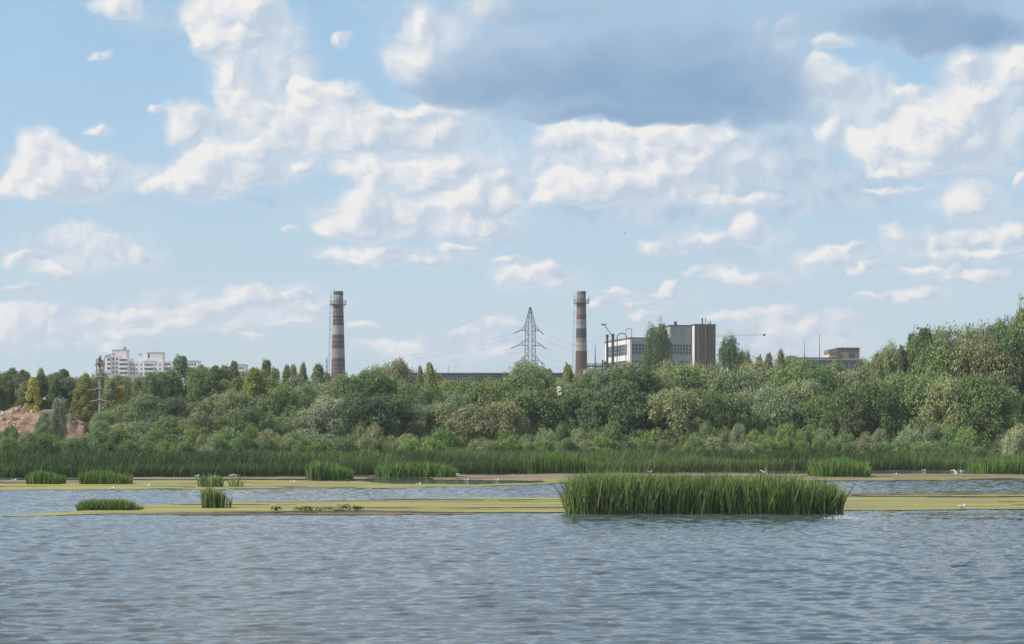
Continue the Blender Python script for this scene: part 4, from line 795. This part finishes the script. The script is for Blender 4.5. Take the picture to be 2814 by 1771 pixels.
# ------------------------------------------------------------------ building at right with rooftop cabin
d = 380.0; u = d / F; zz = lambda py: py_z(py, d) - z0; X = lambda px: (px - 2270) * u
t_ = thing("office_building", 'long grey brown building with a flat roof and rooftop cabin, right of the thin masts', 'building', (px_x(2270, d), d, z0))
MB().box(X(2178), X(2372), 0, 11, -1, zz(991)).build("wall", mat("blue_grey_render", (.27, .275, .275), .9, .25, .5, streak=(1, 1, .3)), t_)
MB().box(X(2176), X(2376), -.5, 11.4, zz(991), zz(987)).build("cornice", M_CONC, t_); MB().box(X(2168), X(2305), -.3, 11, zz(986.9), zz(983)).build("roof", M_ROOF, t_)
MB().box(X(2168), X(2189), .5, 4, zz(983), zz(978)).build("roof_hatch", M_TAN, t_)
for i, px in enumerate(range(2192, 2370, 21)): window(X(px), X(px + 13), zz(1013), zz(996), 2, 2, t_)
for i, px in enumerate(range(2192, 2370, 21)): window(X(px), X(px + 13), zz(1046), zz(1029), 2, 2, t_)
c_ = MB().box(X(2303), X(2363), .4, 9, zz(986.8), zz(957)).build("rooftop_cabin", M_TAN, t_)
MB().box(X(2303) - .15, X(2363) + .15, .2, 9.2, zz(957), zz(955.5)).build("cabin_roof", M_CONC, c_)
def cw_(a_, b_, p, q): MB().box(X(a_), X(b_), .33, .397, zz(p), zz(q)).build("cabin_window", M_GLASS, c_)
cw_(2307, 2314, 984, 977); cw_(2335, 2348, 982, 971)
MB().box(X(2300), X(2376), -.45, -.30, zz(985), zz(983.8)).build("roof_railing", M_CONC, t_)
MB().box(X(2280), X(2302.6), .6, 6, zz(983), zz(972)).build("cream_hut", M_CREAM, t_); MB().box(X(2278.5), X(2302.8), .3, 6.3, zz(971.9), zz(961)).build("hut_top", M_TAN, t_)
MB().tube((X(2320), 2, zz(955.4)), (X(2320), 2, zz(951)), .08, .06, 5).build("antenna", M_DARK, t_)

# ------------------------------------------------------------------ apartment blocks far left
d = 1200.0; u = d / F; zz = lambda py: py_z(py, d) - z0; X = lambda px: (px - 370) * u
t_ = thing("apartment_building", 'white and pink stepped apartment block with balconies behind the concrete pole', 'apartment block', (px_x(370, d), d, z0))
def blk(a_, b_, top, y0_, y1_, m, name="wall"): return MB().box(X(a_), X(b_), y0_, y1_, -1, zz(top)).build(name, m, t_)
blk(263, 289, 985, 4, 20, M_PINK); blk(289.1, 304, 979, 1, 18, M_WPL); blk(304.1, 326, 978, 2, 18, M_PINK); blk(326.1, 352, 984, 0, 18, M_WPL); blk(352.1, 371, 993, 3, 18, M_PINK)
blk(371.1, 448, 993.5, 1, 18, M_WPL); blk(448.1, 473, 993, 3, 18, M_PINK)
MB().poly([(X(287), zz(979)), (X(306), zz(979)), (X(297), zz(973.5))], .6, 16).build("gable", M_WPL, t_)
MB().poly([(X(390), zz(993.4)), (X(430), zz(993.4)), (X(410), zz(983.5))], .7, 10).build("gable", M_WPL, t_)
MB().box(X(305), X(343.5), 4, 14, zz(984), zz(962)).build("roof_storey", M_PINK, t_); MB().box(X(303), X(345), 3.8, 14.2, zz(962), zz(960.8)).build("storey_roof", M_CONC, t_)
MB().box(X(335), X(341), 5, 7, zz(960.7), zz(953)).build("chimney_stack", M_CONC, t_)
MB().box(X(378), X(432), 5, 14, zz(993), zz(977)).build("roof_storey", M_PINK, t_); MB().box(X(400), X(443), 4.5, 13, zz(993), zz(969.5)).build("roof_storey", M_PINK, t_); MB().box(X(398), X(444), 4.3, 13.2, zz(969.4), zz(968)).build("storey_roof", M_CONC, t_)
for px in (420, 429): MB().tube((X(px), 6, zz(968)), (X(px), 6, zz(960)), .12, .08, 5).build("antenna", M_STEEL, t_)
MB().box(X(377), X(383), 6, 8, zz(977), zz(971)).build("chimney_stack", M_CONC, t_)
def balc(a_, b_, y0_, tops):
    for q in tops:
        MB().box(X(a_), X(b_), y0_ - .06, y0_ - .003, zz(q + 6), zz(q)).build("balcony_recess", M_GLASS, t_)
        MB().box(X(a_) - .2, X(b_) + .2, y0_ - 1.3, y0_ - .1, zz(q + 11.4), zz(q + 6.2)).build("balcony_parapet", M_WPL, t_)
balc(328, 350.5, 0, (987, 999, 1011, 1023, 1035)); balc(396, 420, 1, (1000, 1012, 1024, 1036)); balc(450, 466, 3, (998, 1010, 1022)); balc(293.5, 303, 1, (986, 998, 1010))
for px in (310, 320): 
    for q in (984, 996, 1008, 1020): MB().box(X(px - 2.5), X(px + 2.5), 1.94, 1.997, zz(q + 6), zz(q)).build("window", M_GLASS, t_)
for px in (358, 366):
    for q in (999, 1011, 1023): MB().box(X(px - 2.5), X(px + 2.5), 2.94, 2.997, zz(q + 6), zz(q)).build("window", M_GLASS, t_)
for px in (375, 388, 426, 439):
    for q in (1000, 1012, 1024): MB().box(X(px - 2), X(px + 2), .94, .997, zz(q + 5), zz(q)).build("window", M_GLASS, t_)
for px in (268, 278): 
    for q in (990, 1002, 1014): MB().box(X(px - 3), X(px + 3), 3.94, 3.997, zz(q + 6), zz(q)).build("window", M_GLASS, t_)
MB().box(X(402), X(408), 4.44, 4.497, zz(985), zz(972)).build("window", M_GLASS, t_)
for px, hw, top, lab in ((528, 14, 993, 'small pale far block just right of the tall grey poplar'), (660, 13, 1003, 'small white far block showing between poplars, right of the other small block')):
    b_ = thing("apartment_building", lab, 'apartment block', (px_x(px, d), d, z0), 0, 'small far blocks'); w_ = hw * u
    MB().box(-w_, w_, 0, 14, -1, zz(top)).build("wall", M_WPL, b_); MB().box(-w_ - .3, w_ + .3, -.3, 14.3, zz(top), zz(top - 1.5)).build("roof", M_CONC, b_)
    for i in (-.55, 0, .55):
        for q in (6, 18, 30): MB().box(i * w_ - .6, i * w_ + .6, -.06, -.003, zz(top + q + 6), zz(top + q)).build("window", M_GLASS, b_)

# ------------------------------------------------------------------ concrete power pole at left
d = 236.0; u = d / F; z0 = float(gz(px_x(274, d), d)); zz = lambda py: py_z(py, d) - z0
t_ = thing("power_pole", 'grey concrete power pole with thin cross arms standing among trees at left', 'power pole', (px_x(275, d), d, z0))
MB().lathe([(.20, -.5), (.185, zz(1100)), (.15, zz(1000)), (.13, zz(978))], 16).build("shaft", M_CONC, t_)
for pyv, hw, tilt in ((1102, 29, -2), (1071, 34, -3), (1038, 26, 0), (1000, 14, 0)):
    a = MB(); z = zz(pyv)
    for s in (-1, 1): a.tube((0, -.15, z + .1), (s * hw * u, -.15, z - .12), .075, .06, 5); a.tube((s * .15, -.15, z + .7), (s * hw * u * .3, -.15, z + .02), .03, .03, 4)
    a.tube((-.3 , -.32, z + .1), (.3, -.32, z + .1), .09, .09, 5); o = a.build("cross_arm", M_CONC, t_)
    k = MB()
    for s in (-1, 1): k.tube((s * hw * u * .95, -.15, z - .1), (s * hw * u * .95, -.15, z - .45), .035, .03, 6)
    k.build("insulator", M_STEEL, o)
k = MB()
for s, p0, p1 in ((-1, 1040, 990), (1, 1062, 1000)): k.tube((s * .33, -.1, zz(p0)), (s * .45, -.1, zz(p1)), .05, .05, 5); k.tube((s * .45, -.1, zz(p1)), (0, -.1, zz(984)), .05, .05, 5)
k.tube((.2, -.2, zz(1068)), (.6, -.2, zz(1062)), .04, .04, 4); k.tube((0, -.2, zz(1045)), (.6, -.2, zz(1062)), .04, .04, 4); k.build("brace", M_DARK, t_)
MB().box(-.2, .2, -.36, -.16, zz(1008), zz(992)).build("switch_box", M_STEEL, t_)
t_ = thing("lamp_post", 'pale slim lamp post with a long arm, just right of the concrete pole', 'lamp post', (px_x(287.5, 250), 250, z0)); H = py_z(983, 250) - z0
MB().tube((0, 0, 0), (0, 0, H), .055, .04, 8).build("post", M_CONC, t_); MB().path([(0, 0, H), (.18, 0, H + .22), (1.0, 0, H + .42)], .05, 6).build("arm", M_STEEL, t_); MB().box(.95, 1.35, -.12, .12, H + .37, H + .48).build("lamp_head", M_STEEL, t_)

# white scrap among the willows
M_SCR = mat("white_plastic_sheet", (.80, .80, .78), .6, .1, 2); g_ = np.random.default_rng(9); d = 196; v = []; f = []
NX, NZ = 7, 9
for j in range(NZ):
    for i in range(NX): v.append((px_x(1531 + i * 2.4 + g_.normal(0, 1.0), d) , d + g_.normal(0, .10), py_z(1088 - j * 3.0 + g_.normal(0, .8), d)))
for j in range(NZ - 1):
    for i in range(NX - 1):
        if not ((i in (2, 3) and j in (2, 3, 4)) or (i > 4 and j > 5) or (i == 0 and j < 3) or (i * 5 + j * 3) % 7 < 2): f.append((j*NX+i, j*NX+i+1, (j+1)*NX+i+1, (j+1)*NX+i))
o = mesh_np("plastic_sheet", v, f, M_SCR); sm_ = o.modifiers.new("thickness", 'SOLIDIFY'); sm_.thickness = .02; tag(o, 'torn white sheet caught in the willows between pylon and right chimney', 'sheet')

# ------------------------------------------------------------------ gulls and ducks
M_GULL = mat("white_feathers", (.82, .82, .82), .7, .05, 3); M_GWING = mat("pale_grey_wing", (.50, .52, .55), .7, .1, 3); M_BEAK = mat("orange_beak", (.6, .25, .05), .6, .1, 3); M_DUCK = mat("brown_duck_feathers", (.12, .09, .06), .8, .3, 6)
def ell(mb, c, r, n=10, tail=0.0):
    k = len(mb.v); rings = 7
    for i in range(rings + 1):
        t = math.pi * i / rings; x = -math.cos(t); w_ = math.sin(t)
        for j in range(n): a = 2 * math.pi * j / n; mb.v.append((c[0] + x * r[0], c[1] + w_ * r[1] * math.cos(a), c[2] + w_ * r[2] * math.sin(a) + tail * max(0, -x) ** 2))
    for i in range(rings):
        for j in range(n): l = (j + 1) % n; mb.f.append((k+i*n+j, k+i*n+l, k+(i+1)*n+l, k+(i+1)*n+j))
def gull(px, pyb, face, pose, label, grp='gulls resting on the lake', body=M_GULL, nm='gull', d=None, s=.85):
    d = d or water_d(pyb); z = py_z(pyb, d); t_ = thing(nm, label, 'bird', (px_x(px, d), d, z), face, grp); t_.scale = (s, s, s); b = MB(); up = .12 if pose == 'stand' else .04
    ell(b, (0, 0, up + .04), (.21, .085, .08), tail=.05); ell(b, (.15, 0, up + .10), (.06, .04, .07)); ell(b, (.19, 0, up + .17), (.055, .045, .045)); b.build("body", body, t_, True)
    MB().tube((.23, 0, up + .17), (.30, 0, up + .155), .014, .004, 5).build("beak", M_BEAK, t_)
    wm_ = M_GWING if nm == 'gull' else body
    if pose in ('fly', 'up'):
        for s_ in (-1, 1):
            w_ = MB(); upz = .25 if pose == 'fly' else .48; k = len(w_.v)
            pts = [(.10, .06, .08), (.13, .30, .08 + upz * .6), (.0, .62, .08 + upz), (-.08, .60, .08 + upz), (-.04, .30, .06 + upz * .55), (-.10, .06, .07)]
            w_.v = [(x, s_ * y, z_ + .02) for x, y, z_ in pts] + [(x, s_ * y, z_) for x, y, z_ in pts]; w_.f = [(0,1,4,5),(1,2,3,4),(11,10,7,6),(10,9,8,7)] + [(i, (i+1) % 6, (i+1) % 6 + 6, i + 6) for i in range(6)]
            w_.build("wing", wm_, t_)
    else:
        for s_ in (-1, 1):
            w_ = MB(); ell(w_, (-.05, s_ * .075, up + .07), (.19, .025, .055)); w_.build("wing", wm_, t_, True)
    if pose == 'stand':
        for s_ in (-1, 1): MB().tube((0, s_ * .03, 0), (0, s_ * .03, up), .01, .01, 5).build("leg", M_BEAK, t_)
G = [(38,1326,0,'stand','white gull standing at the far left before the dark reed clump'),(414,1310,0,'swim','left white gull of the pair right of the second dark reed clump'),(434,1307,.5,'up','gull with raised wings beside the swimming one, left water'),
 (518,1308,3,'swim','lone white gull left of the ragged cattail patch'),(541,1311,0,'swim','white gull just left above the ragged cattail patch'),(570,1308,0,'swim','white gull directly behind the ragged cattail patch'),(592,1315,2.6,'swim','white gull in the middle of the ragged cattail patch'),
 (634,1310,0,'swim','white gull above the gap between the two sparse patches'),(648,1309,3,'swim','white gull behind the tiny sparse patch'),(661,1302,.3,'fly','grey gull flying low above the tiny sparse patch'),(804,1332,0,'stand','white gull standing on algae left of the clump below the left chimney'),
 (307,1347,0,'swim','white gull on the algae edge below the second dark reed clump'),(405,1339,0,'swim','small gull on the yellow algae left of the slim tuft'),(1258,1306,3,'swim','white gull at the right end of the long bright reed clump'),(1281,1322,0,'swim','brightest gull in open water left of the pylon line'),
 (1364,1323,0,'swim','small gull on the water edge right of the brightest gull'),(1149,1335,0,'swim','gull sitting on the thin algae strip below the long reed clump'),(1786,1299,0,'swim','white gull just above the cattail island, left part'),(2099,1301,.6,'fly','gull with spread wings above the right part of the cattail island'),
 (2459,1307,0,'swim','long pale gull on algae right of the bushy reed clump'),(2538,1296,0,'swim','first of three gulls before the far reeds at right'),(2617,1296,0,'swim','second of three gulls before the far reeds at right'),(2644,1298,3,'swim','third of three gulls before the far reeds at right'),
 (2628,1306,.2,'up','grey gull lifting its wings below the three gulls at right'),(2643,1400,0,'stand','pale gull standing on the yellow algae at far right')]
for px, pyb, face, pose, lab in G: gull(px, pyb, face, pose, lab)
gull(123, 1100, .4, 'fly', 'white gull flying in front of the dark trees above the clay heap', None, d=205)
gull(1715, 643, .4, 'fly', 'tiny pale gull high in the sky above the black pipes', None, d=330)
gull(962, 1319, 3, 'swim', 'brown duck at the right end of the clump below the left chimney', 'ducks on the lake', M_DUCK, 'duck')
gull(953, 1324, 0, 'swim', 'brown duck just left of and below the other duck', 'ducks on the lake', M_DUCK, 'duck')

# low plants on the near algae mat, floating sticks and the splash
M_PAD = mat("lily_leaf", (.06, .12, .03), .5, .3, 3); g_ = np.random.default_rng(12)
for i, (px, pyb, s) in enumerate(((757,1405,1.0),(824,1404,.8),(848,1404,1.0),(878,1404,.6),(900,1402,.7),(922,1406,.5),(955,1402,1.3),(978,1404,1.0),(936,1404,.5))):
    d = water_d(pyb); x_ = px_x(px, d); k = 26; ang = g_.uniform(0, 6.28, k); V = []; Fc = []
    for j in range(k):
        r_ = g_.uniform(.05, .38) * s; c = np.array([r_ * math.cos(ang[j]), r_ * math.sin(ang[j]), g_.uniform(.05, .2) * s]); t1 = unit(g_.normal(size=3) * np.array([1, 1, .5])) * .10 * s; t2 = unit(g_.normal(size=3)) * .07 * s
        n0 = len(V); V += [c - t1, c + t2, c + t1, c - t2]; Fc.append([n0, n0+1, n0+2, n0+3])
    o = mesh_np("water_plant", V, Fc, M_PAD); o.location = (x_, d, 0); words_ = ['first','second','third','fourth','fifth','sixth','seventh','eighth','ninth']
    order = sorted((757,824,848,878,900,922,955,978,936)).index(px); tag(o, f"low leafy water plant on the algae mat, {words_[order]} from left in the row", 'water plant', 'low plants on the near algae mat')
d = water_d(1557); b = MB(); b.path([(-.5, 0, -.02), (-.2, 0, .03), (.02, 0, .04), (.08, 0, .12), (.16, 0, .24)], .012, 5); b.tube((-.25, .1, 0), (.1, -.05, .04), .014, .01, 5)
o = b.build("stick", M_DARK); o.location = (px_x(2655, d), d, 0); tag(o, 'thin dark stick poking out of the near water at right', 'stick')
d = water_d(1412); o = MB().box(-.42, .42, -.04, .04, .02, .07).build("floating_board", M_WPL); o.location = (px_x(2003, d - 1), d - .4, 0); tag(o, 'thin white board floating at the foot of the cattail island', 'board')
d = water_d(1427); V = []; Fc = []
for _ in range(420):
    u_ = g_.normal(0, 1); c = np.array([px_x(2312, d) + u_ * .38, d + g_.normal(0, .25), abs(g_.normal(0, .09)) * math.exp(-u_ * u_ * .4) + .01]); r_ = g_.uniform(.012, .035)
    n0 = len(V); q = g_.uniform(-1, 1, (4, 3)) * r_; V += [c + a_ for a_ in q]; Fc += [[n0, n0+1, n0+2], [n0, n0+2, n0+3], [n0, n0+3, n0+1], [n0+1, n0+3, n0+2]]
tag(mesh_np("water_splash", V, Fc, mat("foam", (.85, .87, .9), .4, .05, 5)), kind='stuff', label='small white splash on the water at the right end of the island')

# ------------------------------------------------------------------ haze
hz = MB().box(-700, 700, -30, 1350, -3.2, 75).build("haze", bpy.data.materials.new("haze_air")); m = hz.data.materials[0]; m.use_nodes = True; t = m.node_tree; t.nodes.clear()
pv = t.nodes.new('ShaderNodeVolumePrincipled'); pv.inputs['Color'].default_value = (.90, .95, 1.0, 1); pv.inputs['Density'].default_value = 0.0002; pv.inputs['Anisotropy'].default_value = 0.25
ou = t.nodes.new('ShaderNodeOutputMaterial'); t.links.new(pv.outputs[0], ou.inputs['Volume']); tag(hz, kind='stuff')
SC.cycles.volume_bounces = 0
